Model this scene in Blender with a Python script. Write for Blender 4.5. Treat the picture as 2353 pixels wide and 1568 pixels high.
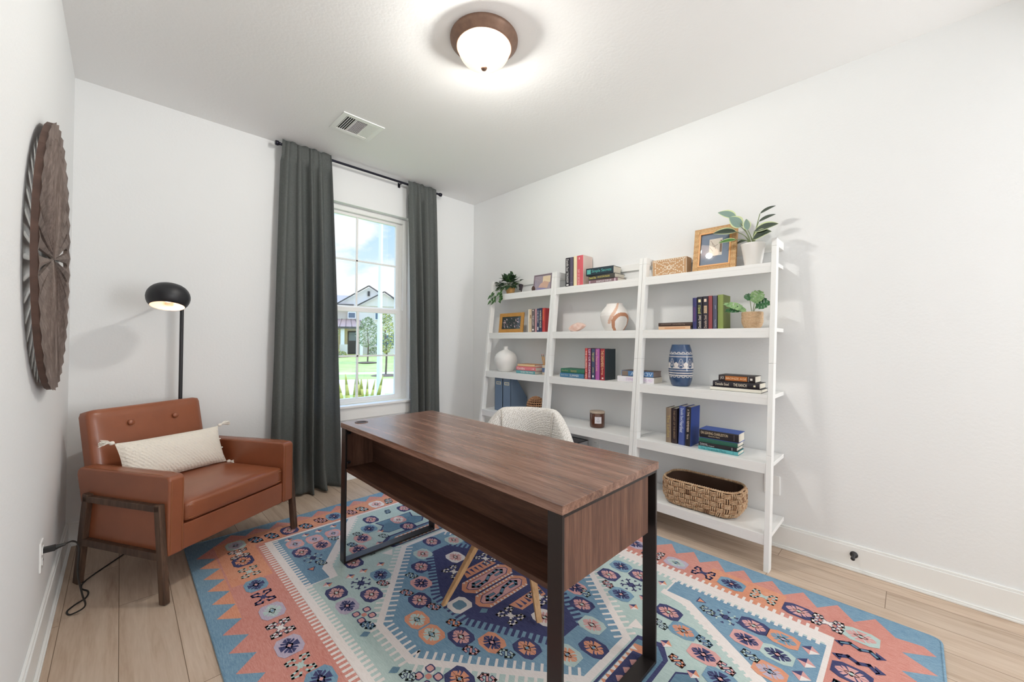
import bpy, bmesh, math, random
from math import pi, sin, cos, radians as rad, sqrt, atan2
from mathutils import Vector, Matrix
for o in list(bpy.data.objects): bpy.data.objects.remove(o, do_unlink=True)
SC = bpy.context.scene; COL = SC.collection
random.seed(7)

# ------------------------------------------------------------------ camera
CAM = Vector((0.2123, -3.473, 1.2083))
Rv = Vector((0.7107, -0.7034, 0.0069)); Uv = Vector((-0.0144, -0.0048, 0.9999)); Fv = Vector((0.7033, 0.7107, 0.0135))
cd = bpy.data.cameras.new('camera'); cam = bpy.data.objects.new('camera', cd); COL.objects.link(cam)
Uv = Rv.cross(Fv).normalized(); Rv = Fv.cross(Uv).normalized(); Fv.normalize()
cam.matrix_world = Matrix(((Rv.x, Uv.x, -Fv.x, CAM.x), (Rv.y, Uv.y, -Fv.y, CAM.y), (Rv.z, Uv.z, -Fv.z, CAM.z), (0, 0, 0, 1)))
cd.sensor_width = 36; cd.lens = 909.27 * 36 / 2353
cd.shift_y = (774.65 - 784) / 2353; cd.shift_x = 0.0
cd.clip_start = 0.02; cd.clip_end = 400
SC.camera = cam

# ------------------------------------------------------------------ node helpers
def new_mat(name):
    m = bpy.data.materials.new(name); m.use_nodes = True
    nt = m.node_tree; nt.nodes.clear()
    out = nt.nodes.new('ShaderNodeOutputMaterial')
    return m, nt, out
def N(nt, t, **kw):
    n = nt.nodes.new(t)
    for k, v in kw.items():
        if k.startswith('i_'):
            key = k[2:].replace('_', ' ')
            n.inputs[key].default_value = v
        else: setattr(n, k, v)
    return n
def L(nt, a, ao, b, bi): nt.links.new(a.outputs[ao], b.inputs[bi])
def lin(c):
    if isinstance(c, str):
        c = [int(c[i:i+2], 16) / 255 for i in (0, 2, 4)]
    return tuple((x / 12.92 if x <= .04045 else ((x + .055) / 1.055) ** 2.4) for x in c) + (1,)

# ------------------------------------------------------------------ world: daylight sky with clouds
w = bpy.data.worlds.new('sky'); SC.world = w; w.use_nodes = True
nt = w.node_tree; nt.nodes.clear()
wo = nt.nodes.new('ShaderNodeOutputWorld'); bg = nt.nodes.new('ShaderNodeBackground')
tc = nt.nodes.new('ShaderNodeTexCoord'); sep = nt.nodes.new('ShaderNodeSeparateXYZ')
L(nt, tc, 'Generated', sep, 'Vector')
ramp = nt.nodes.new('ShaderNodeValToRGB'); L(nt, sep, 'Z', ramp, 'Fac')
e = ramp.color_ramp.elements
e[0].position = 0.0; e[0].color = (.60, .68, .74, 1); e[1].position = .5; e[1].color = (.20, .36, .64, 1)
x = e.new(.12); x.color = (.48, .61, .72, 1); x = e.new(.30); x.color = (.33, .50, .70, 1)
mp = nt.nodes.new('ShaderNodeMapping'); L(nt, tc, 'Generated', mp, 'Vector'); mp.inputs['Scale'].default_value = (1, 1, 2.2)
mp.inputs['Location'].default_value = (.35, .1, .52)
nz = N(nt, 'ShaderNodeTexNoise', i_Scale=3.2, i_Detail=8.0, i_Roughness=.55); L(nt, mp, 'Vector', nz, 'Vector')
# cloud bank low over the houses, breaking up towards the zenith
mr = nt.nodes.new('ShaderNodeMapRange'); L(nt, sep, 'Z', mr, 'Value')
mr.inputs['From Min'].default_value = .05; mr.inputs['From Max'].default_value = .34; mr.inputs['To Min'].default_value = .26; mr.inputs['To Max'].default_value = -.10
ad = nt.nodes.new('ShaderNodeMath'); ad.operation = 'ADD'; L(nt, nz, 'Fac', ad, 0); L(nt, mr, 'Result', ad, 1)
cr = nt.nodes.new('ShaderNodeValToRGB'); cr.color_ramp.elements[0].position = .47; cr.color_ramp.elements[1].position = .56; L(nt, ad, 'Value', cr, 'Fac')
mx = nt.nodes.new('ShaderNodeMixRGB'); L(nt, cr, 'Color', mx, 'Fac'); L(nt, ramp, 'Color', mx, 'Color1'); mx.inputs['Color2'].default_value = (.74, .75, .77, 1)
# sky boosted high up, above the window's view, to add daylight indoors
mr2 = nt.nodes.new('ShaderNodeMapRange'); L(nt, sep, 'Z', mr2, 'Value')
mr2.inputs['From Min'].default_value = .45; mr2.inputs['From Max'].default_value = .8; mr2.inputs['To Min'].default_value = 1.0; mr2.inputs['To Max'].default_value = 5.0
sc_ = nt.nodes.new('ShaderNodeVectorMath'); sc_.operation = 'SCALE'; L(nt, mx, 'Color', sc_, 0); L(nt, mr2, 'Result', sc_, 'Scale')
L(nt, sc_, 'Vector', bg, 'Color'); bg.inputs['Strength'].default_value = 1.0
L(nt, bg, 'Background', wo, 'Surface')

# ------------------------------------------------------------------ lights
def light(name, typ, loc, energy, color=(1, 1, 1), **kw):
    d = bpy.data.lights.new(name, typ); d.energy = energy; d.color = color
    for k, v in kw.items(): setattr(d, k, v)
    o = bpy.data.objects.new(name, d); COL.objects.link(o); o.location = loc
    return o
sun = light('sun', 'SUN', (0, 0, 20), 1.15, (1, .95, .88), angle=rad(.6))
sun.rotation_euler = Vector((-.62, .38, -1.0)).to_track_quat('-Z', 'Y').to_euler()
# window daylight entering through the glass opening
win = light('window_portal', 'AREA', (1.78, .2, 1.55), 1, shape='RECTANGLE', size=1.0, size_y=1.8)
win.rotation_euler = (rad(90), 0, pi); win.rotation_euler = Vector((0, -1, 0)).to_track_quat('-Z', 'Z').to_euler()
win.data.cycles.is_portal = True
# area fill light added behind the camera to brighten the room
fill = light('fill_light', 'AREA', (2.45, -6.0, 1.5), 47, (.95, .975, 1), shape='RECTANGLE', size=1.1, size_y=1.9)
fill.rotation_euler = Vector((-.55, .72, .46)).to_track_quat('-Z', 'Y').to_euler()
LAMP = (1.51, -1.945, 2.7544)
for dx, dy in ((-.055, -.03), (.05, .04)):
    light('ceiling_bulb', 'POINT', (LAMP[0] + dx, LAMP[1] + dy, LAMP[2] - .066), 40, (.95, .985, 1), shadow_soft_size=.028)
light('floor_lamp_bulb_light', 'POINT', (.43, -.36, 1.425), .25, (1, .8, .62), shadow_soft_size=.03)

SC.view_settings.view_transform = 'Standard'; SC.view_settings.look = 'None'
SC.view_settings.gamma = 1; SC.view_settings.use_curve_mapping = False
SC.view_settings.exposure = 0.70
SC.cycles.max_bounces = 10; SC.cycles.diffuse_bounces = 6; SC.cycles.transparent_max_bounces = 24
SC.cycles.sample_clamp_indirect = 6

# ------------------------------------------------------------------ mesh helpers
class G:
    def __init__(s): s.v = []; s.f = []; s.m = []; s.s = []; s.T = None
    def add(s, vs, fs, m=0, smooth=False):
        b = len(s.v)
        for p in vs:
            p = Vector(p); s.v.append(s.T @ p if s.T else p)
        for f in fs: s.f.append(tuple(b + i for i in f)); s.m.append(m); s.s.append(smooth)
        return s
    def box(s, x0, x1, y0, y1, z0, z1, m=0):
        if x0 > x1: x0, x1 = x1, x0
        if y0 > y1: y0, y1 = y1, y0
        if z0 > z1: z0, z1 = z1, z0
        return s.add([(x0,y0,z0),(x1,y0,z0),(x1,y1,z0),(x0,y1,z0),(x0,y0,z1),(x1,y0,z1),(x1,y1,z1),(x0,y1,z1)],
                     [(0,3,2,1),(4,5,6,7),(0,1,5,4),(1,2,6,5),(2,3,7,6),(3,0,4,7)], m)
    def hexa(s, p, m=0):   # eight corners, bottom ring then top ring
        return s.add(p, [(0,3,2,1),(4,5,6,7),(0,1,5,4),(1,2,6,5),(2,3,7,6),(3,0,4,7)], m)
    def prism(s, pts, h, axis=2, base=0, m=0):
        n = len(pts); vs = []
        for t in (base, base + h):
            for a, b in pts:
                vs.append({2: (a, b, t), 1: (a, t, b), 0: (t, a, b)}[axis])
        fs = [tuple(range(n))[::-1], tuple(range(n, 2*n))] + [(i, (i+1) % n, n + (i+1) % n, n + i) for i in range(n)]
        return s.add(vs, fs, m)
    def flat(s, pts, z, m=0):
        return s.add([(a, b, z) for a, b in pts], [tuple(range(len(pts)))], m)
    def tube(s, path, r, n=8, m=0, caps=True, closed=False, smooth=True):
        path = [Vector(p) for p in path]; k = len(path); vs = []; fs = []
        up = None
        for i, p in enumerate(path):
            if closed: d = path[(i+1) % k] - path[i-1]
            else: d = (path[min(i+1, k-1)] - path[max(i-1, 0)])
            d = d.normalized() if d.length > 1e-9 else Vector((0, 0, 1))
            if up is None: up = d.orthogonal().normalized()
            else:
                up = up - d * up.dot(d)
                up = up.normalized() if up.length > 1e-6 else d.orthogonal().normalized()
            q = d.cross(up); rr = r[i] if isinstance(r, (list, tuple)) else r
            for j in range(n):
                a = 2*pi*j/n; vs.append(p + (up*cos(a) + q*sin(a))*rr)
        e_ = k if closed else k-1
        for i in range(e_):
            i2 = (i+1) % k
            for j in range(n): fs.append((i*n+j, i*n+(j+1) % n, i2*n+(j+1) % n, i2*n+j))
        s.add(vs, fs, m, smooth)
        if caps and not closed:
            s.add(vs[:n], [tuple(range(n))[::-1]], m); s.add(vs[-n:], [tuple(range(n))], m)
        return s
    def lathe(s, prof, n=32, c=(0, 0, 0), m=0, mf=None, sx=1, sy=1, cap0=False, cap1=False):
        vs = []; c = Vector(c)
        for r, z in prof:
            for j in range(n):
                a = 2*pi*j/n; vs.append((c.x + r*sx*cos(a), c.y + r*sy*sin(a), c.z + z))
        for i in range(len(prof)-1):
            fs = [(i*n+j, i*n+(j+1) % n, (i+1)*n+(j+1) % n, (i+1)*n+j) for j in range(n)]
            b = len(s.v)
        base = len(s.v)
        for p in vs:
            p = Vector(p); s.v.append(s.T @ p if s.T else p)
        for i in range(len(prof)-1):
            for j in range(n):
                s.f.append((base+i*n+j, base+i*n+(j+1) % n, base+(i+1)*n+(j+1) % n, base+(i+1)*n+j))
                s.m.append(mf(i, j) if mf else m); s.s.append(True)
        if cap0: s.f.append(tuple(base+j for j in range(n))[::-1]); s.m.append(m); s.s.append(False)
        if cap1: s.f.append(tuple(base+(len(prof)-1)*n+j for j in range(n))); s.m.append(m); s.s.append(False)
        return s
    def rbox(s, c, size, r=.02, n=8, puff=(0, 0, 0), m=0, T=None):
        """soft box: rounded edges of radius r, faces swelling by puff along x, y, z"""
        hx, hy, hz = [q/2 for q in size]; c = Vector(c); idx = {}; vs = []; fs = []
        def vert(i, j, k):
            key = (i, j, k)
            if key in idx: return idx[key]
            u = Vector((2*i/n-1, 2*j/n-1, 2*k/n-1))
            def st(t, h):   # more rings near the edges
                g = (h - r)/h if h > r else 0
                return t
            p = Vector((u.x*hx, u.y*hy, u.z*hz))
            q = Vector((max(-hx+r, min(hx-r, p.x)), max(-hy+r, min(hy-r, p.y)), max(-hz+r, min(hz-r, p.z))))
            d = p - q
            if d.length > 1e-9: p = q + d.normalized()*r if d.length > r*.999 or sum(abs(x) > 1e-9 for x in d) > 1 or True else p
            f = lambda a, b: (1-a*a)*(1-b*b)
            p.x += puff[0]*u.x*f(u.y, u.z); p.y += puff[1]*u.y*f(u.x, u.z); p.z += puff[2]*u.z*f(u.x, u.y)
            if T: p = T @ p
            idx[key] = len(vs); vs.append(p + c); return idx[key]
        R_ = range(n)
        for i in R_:
            for j in R_:
                for k, fl in ((0, 1), (n, 0)):
                    a = [(i, j), (i+1, j), (i+1, j+1), (i, j+1)]
                    if fl: a = a[::-1]
                    fs.append([vert(x_, y_, k) for x_, y_ in a])
                    fs.append([vert(k, x_, y_) for x_, y_ in a])
                    fs.append([vert(y_, k, x_) for x_, y_ in a])
        return s.add(vs, fs, m, True)
    def grid(s, fn, nu, nv, m=0, mf=None, smooth=True, closeu=False):
        vs = [fn(i/nu, j/nv) for i in range(nu+1) for j in range(nv+1)]
        b = len(s.v)
        for p in vs:
            p = Vector(p); s.v.append(s.T @ p if s.T else p)
        for i in range(nu):
            for j in range(nv):
                s.f.append((b+i*(nv+1)+j, b+(i+1)*(nv+1)+j, b+(i+1)*(nv+1)+j+1, b+i*(nv+1)+j+1))
                s.m.append(mf(i, j) if mf else m); s.s.append(smooth)
        return s
    def build(s, name, mats, parent=None, bevel=0, seg=2, solid=0, sub=0, wn=False, local=False, label=None, offset=0):
        me = bpy.data.meshes.new(name)
        vs = s.v
        if parent is not None and not local:
            inv = WM[parent.name].inverted(); vs = [inv @ p for p in vs]
        me.from_pydata([tuple(p) for p in vs], [], s.f)
        if not isinstance(mats, (list, tuple)): mats = [mats]
        for mt in mats: me.materials.append(mt)
        me.polygons.foreach_set('material_index', s.m); me.polygons.foreach_set('use_smooth', s.s)
        me.update()
        o = bpy.data.objects.new(name, me); COL.objects.link(o)
        if parent is not None: o.parent = parent; WM[o.name] = WM[parent.name]
        else: WM[o.name] = Matrix()
        if sub:
            q = o.modifiers.new('sub', 'SUBSURF'); q.levels = sub; q.render_levels = sub
        if solid:
            q = o.modifiers.new('solid', 'SOLIDIFY'); q.thickness = solid; q.offset = offset
        if bevel:
            q = o.modifiers.new('bevel', 'BEVEL'); q.width = bevel; q.segments = seg; q.limit_method = 'ANGLE'; q.angle_limit = rad(40)
            me.polygons.foreach_set('use_smooth', [True]*len(me.polygons)) if wn else None
            if wn:
                q = o.modifiers.new('wn', 'WEIGHTED_NORMAL'); q.keep_sharp = True
        if label: o['label'] = label
        return o
WM = {}
def tag(o, label, cat, group=None, kind=None):
    o['label'] = label; o['category'] = cat
    if group: o['group'] = group
    if kind: o['kind'] = kind
    return o
def thing(name, label, cat, loc, group=None, rz=0):
    o = bpy.data.objects.new(name, None); COL.objects.link(o); o.empty_display_size = .05
    M = Matrix.Translation(Vector(loc)) @ Matrix.Rotation(rz, 4, 'Z')
    o.location = loc; o.rotation_euler = (0, 0, rz); WM[o.name] = M
    return tag(o, label, cat, group)
def struct(o): o['kind'] = 'structure'; return o

def text(body, parent, mat, o, u, v, w, h, n=None, name='lettering', ext=.0004, bold=False):
    """lettering: lower-left corner o, reading direction u, letter-up direction v, fitted to w x h metres"""
    cu = bpy.data.curves.new('t', 'FONT'); cu.body = body; cu.size = 1; cu.resolution_u = 2; cu.extrude = 0
    if bold: cu.offset = .012
    ob = bpy.data.objects.new('t', cu); me0 = bpy.data.meshes.new_from_object(ob)
    vs = [q.co.copy() for q in me0.vertices]; fs = [tuple(q.vertices) for q in me0.polygons]
    bpy.data.objects.remove(ob); bpy.data.meshes.remove(me0); bpy.data.curves.remove(cu)
    x0 = min(q.x for q in vs); x1 = max(q.x for q in vs); y0 = min(q.y for q in vs); y1 = max(q.y for q in vs)
    u = Vector(u); v = Vector(v); nn = u.cross(v).normalized(); o = Vector(o)
    g = G(); g.add([o + u*((q.x-x0)/(x1-x0)*w) + v*((q.y-y0)/(y1-y0)*h) + nn*ext for q in vs], fs)
    return g.build(name, mat, parent)

# ------------------------------------------------------------------ materials
def pbr(name, col, rough=.5, metal=0, spec=.5, bump=None, vary=None, coat=0, sheen=0, trans=0, vscale=(1, 1, 1), coord='Object'):
    """bump=(scale, strength, distance); vary=(scale, colour2, factor)"""
    m, nt, out = new_mat(name)
    b = nt.nodes.new('ShaderNodeBsdfPrincipled'); L(nt, b, 'BSDF', out, 'Surface')
    c = lin(col); b.inputs['Base Color'].default_value = c
    b.inputs['Roughness'].default_value = rough; b.inputs['Metallic'].default_value = metal
    b.inputs['Specular IOR Level'].default_value = spec
    if coat: b.inputs['Coat Weight'].default_value = coat; b.inputs['Coat Roughness'].default_value = .15
    if sheen: b.inputs['Sheen Weight'].default_value = sheen
    if trans: b.inputs['Transmission Weight'].default_value = trans
    if bump or vary:
        tc = nt.nodes.new('ShaderNodeTexCoord'); mp = nt.nodes.new('ShaderNodeMapping'); L(nt, tc, coord, mp, 'Vector'); mp.inputs['Scale'].default_value = vscale
    if bump:
        n_ = N(nt, 'ShaderNodeTexNoise', i_Scale=bump[0], i_Detail=4.0); L(nt, mp, 'Vector', n_, 'Vector')
        bp = N(nt, 'ShaderNodeBump', i_Strength=bump[1], i_Distance=bump[2]); L(nt, n_, 'Fac', bp, 'Height'); L(nt, bp, 'Normal', b, 'Normal')
    if vary:
        n2 = N(nt, 'ShaderNodeTexNoise', i_Scale=vary[0], i_Detail=5.0, i_Roughness=.6); L(nt, mp, 'Vector', n2, 'Vector')
        r_ = nt.nodes.new('ShaderNodeMapRange'); r_.inputs['From Min'].default_value = .3; r_.inputs['From Max'].default_value = .7; r_.inputs['To Max'].default_value = vary[2]
        L(nt, n2, 'Fac', r_, 'Value')
        x_ = nt.nodes.new('ShaderNodeMixRGB'); x_.inputs['Color1'].default_value = c; x_.inputs['Color2'].default_value = lin(vary[1]); L(nt, r_, 'Result', x_, 'Fac'); L(nt, x_, 'Color', b, 'Base Color')
    return m
def wood(name, c1, c2, c3=None, axis=0, scale=6, rough=.45, stretch=14, bump=.08, spec=.4, coat=0):
    """streaky grain running along axis"""
    m, nt, out = new_mat(name)
    b = nt.nodes.new('ShaderNodeBsdfPrincipled'); L(nt, b, 'BSDF', out, 'Surface'); b.inputs['Roughness'].default_value = rough
    b.inputs['Specular IOR Level'].default_value = spec; b.inputs['Coat Weight'].default_value = coat; b.inputs['Coat Roughness'].default_value = .2
    tc = nt.nodes.new('ShaderNodeTexCoord'); mp = nt.nodes.new('ShaderNodeMapping'); L(nt, tc, 'Object', mp, 'Vector')
    sc = [stretch, stretch, stretch]; sc[axis] = 1.0; mp.inputs['Scale'].default_value = sc
    n1 = N(nt, 'ShaderNodeTexNoise', i_Scale=scale*.35, i_Detail=6.0, i_Roughness=.62, i_Distortion=.6); L(nt, mp, 'Vector', n1, 'Vector')
    n2 = N(nt, 'ShaderNodeTexNoise', i_Scale=scale*3, i_Detail=3.0, i_Roughness=.5); L(nt, mp, 'Vector', n2, 'Vector')
    ad = N(nt, 'ShaderNodeMath', operation='MULTIPLY_ADD'); L(nt, n2, 'Fac', ad, 0); ad.inputs[1].default_value = .35; L(nt, n1, 'Fac', ad, 2)
    r_ = nt.nodes.new('ShaderNodeValToRGB'); L(nt, ad, 'Value', r_, 'Fac')
    e = r_.color_ramp.elements; e[0].position = .42; e[0].color = lin(c1); e[1].position = .9; e[1].color = lin(c2)
    if c3: q = e.new(.66); q.color = lin(c3)
    L(nt, r_, 'Color', b, 'Base Color')
    bp = N(nt, 'ShaderNodeBump', i_Strength=bump, i_Distance=.002); L(nt, n2, 'Fac', bp, 'Height'); L(nt, bp, 'Normal', b, 'Normal')
    return m
def wallmat(name, col, scale=90, strength=.25, dist=.002, rough=.9):
    return pbr(name, col, rough, bump=(scale, strength, dist), spec=.2)

M = {}
M['wall'] = wallmat('wall_paint', 'EBECEC', 70, .22, .003)
M['ceil'] = wallmat('ceiling_paint', 'F4F4F3', 60, .35, .0022)
M['trim'] = pbr('trim_white', 'F0F0EE', .45)
M['white'] = pbr('shelf_white', 'F0F0EE', .4)
M['vinyl'] = pbr('window_vinyl', 'F0F0EE', .35)
M['plate'] = pbr('outlet_white', 'F2F2F0', .3)
M['black'] = pbr('matte_black', '26262A', .45, bump=(60, .03, .001))
M['blackgloss'] = pbr('black_gloss', '222226', .28)
M['blackmetal'] = pbr('desk_metal', '35302F', .32, metal=.55, bump=(300, .03, .0005))
M['rod'] = pbr('rod_metal', '242430', .35, metal=.6)
M['cord'] = pbr('cord_black', '1B1B1B', .5)
M['leather'] = pbr('tan_leather', '99593B', .34, bump=(160, .12, .0012), vary=(5, '80492F', .55), spec=.55, coat=.15)
M['seamth'] = pbr('stitching', 'A5673F', .6)
M['walnut'] = wood('chair_walnut', '37261E', '6B5140', '4E3A2E', axis=2, rough=.5)
M['deskx'] = wood('desk_walnut', '4D332A', '9A7665', '7A5848', axis=1, scale=5, rough=.27, stretch=16, spec=.6, coat=.22)
M['deskside'] = wood('desk_walnut_side', '432A22', '7E5C4A', '5E4134', axis=2, scale=5, rough=.45, stretch=16)
M['deskin'] = wood('desk_walnut_inner', '3A231A', '6B4A38', '4E3226', axis=1, scale=5, rough=.5, stretch=16)
M['oak'] = wood('oak_leg', 'A87C52', 'CFA87C', 'BC9368', axis=2, rough=.5)
M['curtain'] = None
def curtain_mat():
    m, nt, out = new_mat('grey_green_linen')
    d = nt.nodes.new('ShaderNodeBsdfDiffuse'); t = nt.nodes.new('ShaderNodeBsdfTranslucent'); mx = nt.nodes.new('ShaderNodeMixShader')
    tc = nt.nodes.new('ShaderNodeTexCoord'); mp = nt.nodes.new('ShaderNodeMapping'); L(nt, tc, 'Object', mp, 'Vector'); mp.inputs['Scale'].default_value = (400, 400, 60)
    n1 = N(nt, 'ShaderNodeTexNoise', i_Scale=1.0, i_Detail=3.0); L(nt, mp, 'Vector', n1, 'Vector')
    mp2 = nt.nodes.new('ShaderNodeMapping'); L(nt, tc, 'Object', mp2, 'Vector'); mp2.inputs['Scale'].default_value = (60, 60, 400)
    n2 = N(nt, 'ShaderNodeTexNoise', i_Scale=1.0, i_Detail=3.0); L(nt, mp2, 'Vector', n2, 'Vector')
    a = N(nt, 'ShaderNodeMath', operation='ADD'); L(nt, n1, 'Fac', a, 0); L(nt, n2, 'Fac', a, 1)
    r_ = nt.nodes.new('ShaderNodeValToRGB'); L(nt, a, 'Value', r_, 'Fac'); e = r_.color_ramp.elements
    e[0].position = .6; e[0].color = lin('666967'); e[1].position = 1.0; e[1].color = lin('878A87')
    e[0].position = .35; e[1].position = .75
    h = N(nt, 'ShaderNodeMath', operation='MULTIPLY'); L(nt, a, 'Value', h, 0); h.inputs[1].default_value = .5; L(nt, h, 'Value', r_, 'Fac')
    L(nt, r_, 'Color', d, 'Color'); t.inputs['Color'].default_value = lin('8793A0')
    mx.inputs['Fac'].default_value = .3; L(nt, d, 'BSDF', mx, 1); L(nt, t, 'BSDF', mx, 2); L(nt, mx, 'Shader', out, 'Surface')
    bp = N(nt, 'ShaderNodeBump', i_Strength=.3, i_Distance=.001); L(nt, a, 'Value', bp, 'Height'); L(nt, bp, 'Normal', d, 'Normal')
    return m
M['curtain'] = curtain_mat()
def glass_mat(name, tint=(1, 1, 1, 1), refl=.06):
    m, nt, out = new_mat(name)
    t = nt.nodes.new('ShaderNodeBsdfTransparent'); g = nt.nodes.new('ShaderNodeBsdfGlossy'); g.inputs['Roughness'].default_value = .02
    t.inputs['Color'].default_value = tint
    lw = nt.nodes.new('ShaderNodeLayerWeight'); lw.inputs['Blend'].default_value = .5
    pw = N(nt, 'ShaderNodeMath', operation='POWER'); L(nt, lw, 'Facing', pw, 0); pw.inputs[1].default_value = 4.5
    f = N(nt, 'ShaderNodeMath', operation='MULTIPLY_ADD'); L(nt, pw, 'Value', f, 0); f.inputs[1].default_value = .9; f.inputs[2].default_value = refl
    mx = nt.nodes.new('ShaderNodeMixShader'); L(nt, f, 'Value', mx, 'Fac'); L(nt, t, 'BSDF', mx, 1); L(nt, g, 'BSDF', mx, 2); L(nt, mx, 'Shader', out, 'Surface')
    return m
M['glass'] = glass_mat('clear_glass')
def floor_mat():
    m, nt, out = new_mat('oak_plank_floor')
    b = nt.nodes.new('ShaderNodeBsdfPrincipled'); L(nt, b, 'BSDF', out, 'Surface'); b.inputs['Roughness'].default_value = .5; b.inputs['Specular IOR Level'].default_value = .35
    g = nt.nodes.new('ShaderNodeNewGeometry'); mp = nt.nodes.new('ShaderNodeMapping'); L(nt, g, 'Position', mp, 'Vector')
    mp.inputs['Rotation'].default_value = (0, 0, rad(90)); mp.inputs['Location'].default_value = (.28, -.0467, 0)
    br = nt.nodes.new('ShaderNodeTexBrick'); L(nt, mp, 'Vector', br, 'Vector')
    br.offset = .37; br.offset_frequency = 2; br.inputs['Scale'].default_value = 1; br.inputs['Mortar Size'].default_value = .0012; br.inputs['Mortar Smooth'].default_value = .2
    br.inputs['Brick Width'].default_value = 1.22; br.inputs['Row Height'].default_value = .1783; br.inputs['Bias'].default_value = 0
    br.inputs['Color1'].default_value = (0, 0, 0, 1); br.inputs['Color2'].default_value = (1, 1, 1, 1); br.inputs['Mortar'].default_value = (.5, .5, .5, 1)
    mp2 = nt.nodes.new('ShaderNodeMapping'); L(nt, g, 'Position', mp2, 'Vector'); mp2.inputs['Scale'].default_value = (14, 1.1, 1)
    addv = nt.nodes.new('ShaderNodeVectorMath'); addv.operation = 'MULTIPLY_ADD'; L(nt, br, 'Color', addv, 0); addv.inputs[1].default_value = (9, 9, 9); L(nt, mp2, 'Vector', addv, 2)
    n1 = N(nt, 'ShaderNodeTexNoise', i_Scale=1.6, i_Detail=7.0, i_Roughness=.6, i_Distortion=.9); L(nt, addv, 'Vector', n1, 'Vector')
    n2 = N(nt, 'ShaderNodeTexNoise', i_Scale=11.0, i_Detail=3.0); L(nt, addv, 'Vector', n2, 'Vector')
    a = N(nt, 'ShaderNodeMath', operation='MULTIPLY_ADD'); L(nt, n2, 'Fac', a, 0); a.inputs[1].default_value = .3; L(nt, n1, 'Fac', a, 2)
    r_ = nt.nodes.new('ShaderNodeValToRGB'); L(nt, a, 'Value', r_, 'Fac'); e = r_.color_ramp.elements
    e[0].position = .36; e[0].color = lin('AA917C'); e[1].position = .95; e[1].color = lin('D5C3B1'); q = e.new(.62); q.color = lin('C4AF9B')
    hs = nt.nodes.new('ShaderNodeHueSaturation'); L(nt, r_, 'Color', hs, 'Color')
    v = nt.nodes.new('ShaderNodeMapRange'); L(nt, br, 'Color', v, 'Value'); v.inputs['To Min'].default_value = .93; v.inputs['To Max'].default_value = 1.06; L(nt, v, 'Result', hs, 'Value')
    mx = nt.nodes.new('ShaderNodeMixRGB'); L(nt, br, 'Fac', mx, 'Fac'); L(nt, hs, 'Color', mx, 'Color1'); mx.inputs['Color2'].default_value = lin('6E5A47'); L(nt, mx, 'Color', b, 'Base Color')
    bp = N(nt, 'ShaderNodeBump', i_Strength=.12, i_Distance=.001); L(nt, n2, 'Fac', bp, 'Height'); L(nt, bp, 'Normal', b, 'Normal')
    return m
M['floor'] = floor_mat()
_cm = {}
def cm(col, rough=.55, sheen=0):
    k = (col, rough)
    if k not in _cm: _cm[k] = pbr('tone_' + col.lower(), col, rough)
    return _cm[k]
M['pages'] = pbr('book_pages', 'E6DFD0', .8, bump=(400, .3, .0006), vscale=(1, 1, 8))

W, H = 3.030, 2.7544
YB = -4.05     # rear wall
# ------------------------------------------------------------------ the room
g = G(); g.box(-.12, W+.12, -6.4, .14, -.1, 0); struct(g.build('floor', M['floor']))
g = G(); g.box(-.12, W+.12, -6.4, .14, H, H+.1); struct(g.build('ceiling', M['ceil']))
g = G(); g.box(-.14, 0, -6.4, .14, 0, H); struct(g.build('wall_left', M['wall']))
g = G(); g.box(W, W+.14, -6.4, .14, 0, H); struct(g.build('wall_right', M['wall']))
WX0, WX1, WZ0, WZ1 = 1.25, 2.235, .645, 2.415
g = G(); g.box(0, WX0, 0, .14, 0, H); g.box(WX1, W, 0, .14, 0, H); g.box(WX0, WX1, 0, .14, 0, WZ0-.02); g.box(WX0, WX1, 0, .14, WZ1, H)
struct(g.build('wall_back', M['wall']))
g = G(); g.box(0, W, YB-.12, YB, 2.55, H); struct(g.build('wall_rear', M['wall']))
g = G(); g.box(0, W, -6.4, -6.3, 0, H); struct(g.build('wall_hall', M['wall']))
HB = .137
def baseboard(name, fn):
    g = G(); fn(g, 0, .0135, 0, HB-.012); fn(g, 0, .009, HB-.012, HB); fn(g, .0135, .026, 0, .010); fn(g, .0135, .022, .010, .018)
    struct(g.build(name, M['trim'], bevel=.002))
baseboard('baseboard_left', lambda g, a, b, z0, z1: g.box(a, b, YB, 0, z0, z1))
baseboard('baseboard_right', lambda g, a, b, z0, z1: g.box(W-b, W-a, YB, 0, z0, z1))
baseboard('baseboard_back', lambda g, a, b, z0, z1: g.box(.01, W-.01, -b, -a, z0, z1))

# window: vinyl double-hung with colonial grid
wt = bpy.data.objects.new('window_1', None); COL.objects.link(wt); wt.location = (1.745, 0, WZ0); WM['window_1'] = Matrix.Translation(wt.location); wt['kind'] = 'structure'
def frame_rect(g, x0, x1, z0, z1, t, y0, y1, m=0):
    tl, tr, tb, tt = t if isinstance(t, tuple) else (t,)*4
    g.box(x0, x0+tl, y0, y1, z0, z1, m); g.box(x1-tr, x1, y0, y1, z0, z1, m)
    g.box(x0+tl, x1-tr, y0, y1, z0, z0+tb, m); g.box(x0+tl, x1-tr, y0, y1, z1-tt, z1, m)
g = G(); frame_rect(g, WX0, WX1, WZ0, WZ1, (.045, .045, .02, .045), .062, .14); g.build('window_frame', M['vinyl'], wt, bevel=.003)
g = G(); frame_rect(g, 1.295, 2.19, 1.49, 2.37, (.062, .062, .04, .028), .095, .125)
g.box(1.7335, 1.7525, .1, .112, 1.53, 2.345); g.box(1.35, 2.13, .1, .112, 1.938, 1.954); g.build('upper_sash', M['vinyl'], wt, bevel=.002)
g = G(); frame_rect(g, 1.295, 2.19, .665, 1.515, (.075, .075, .032, .04), .065, .095)
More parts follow.
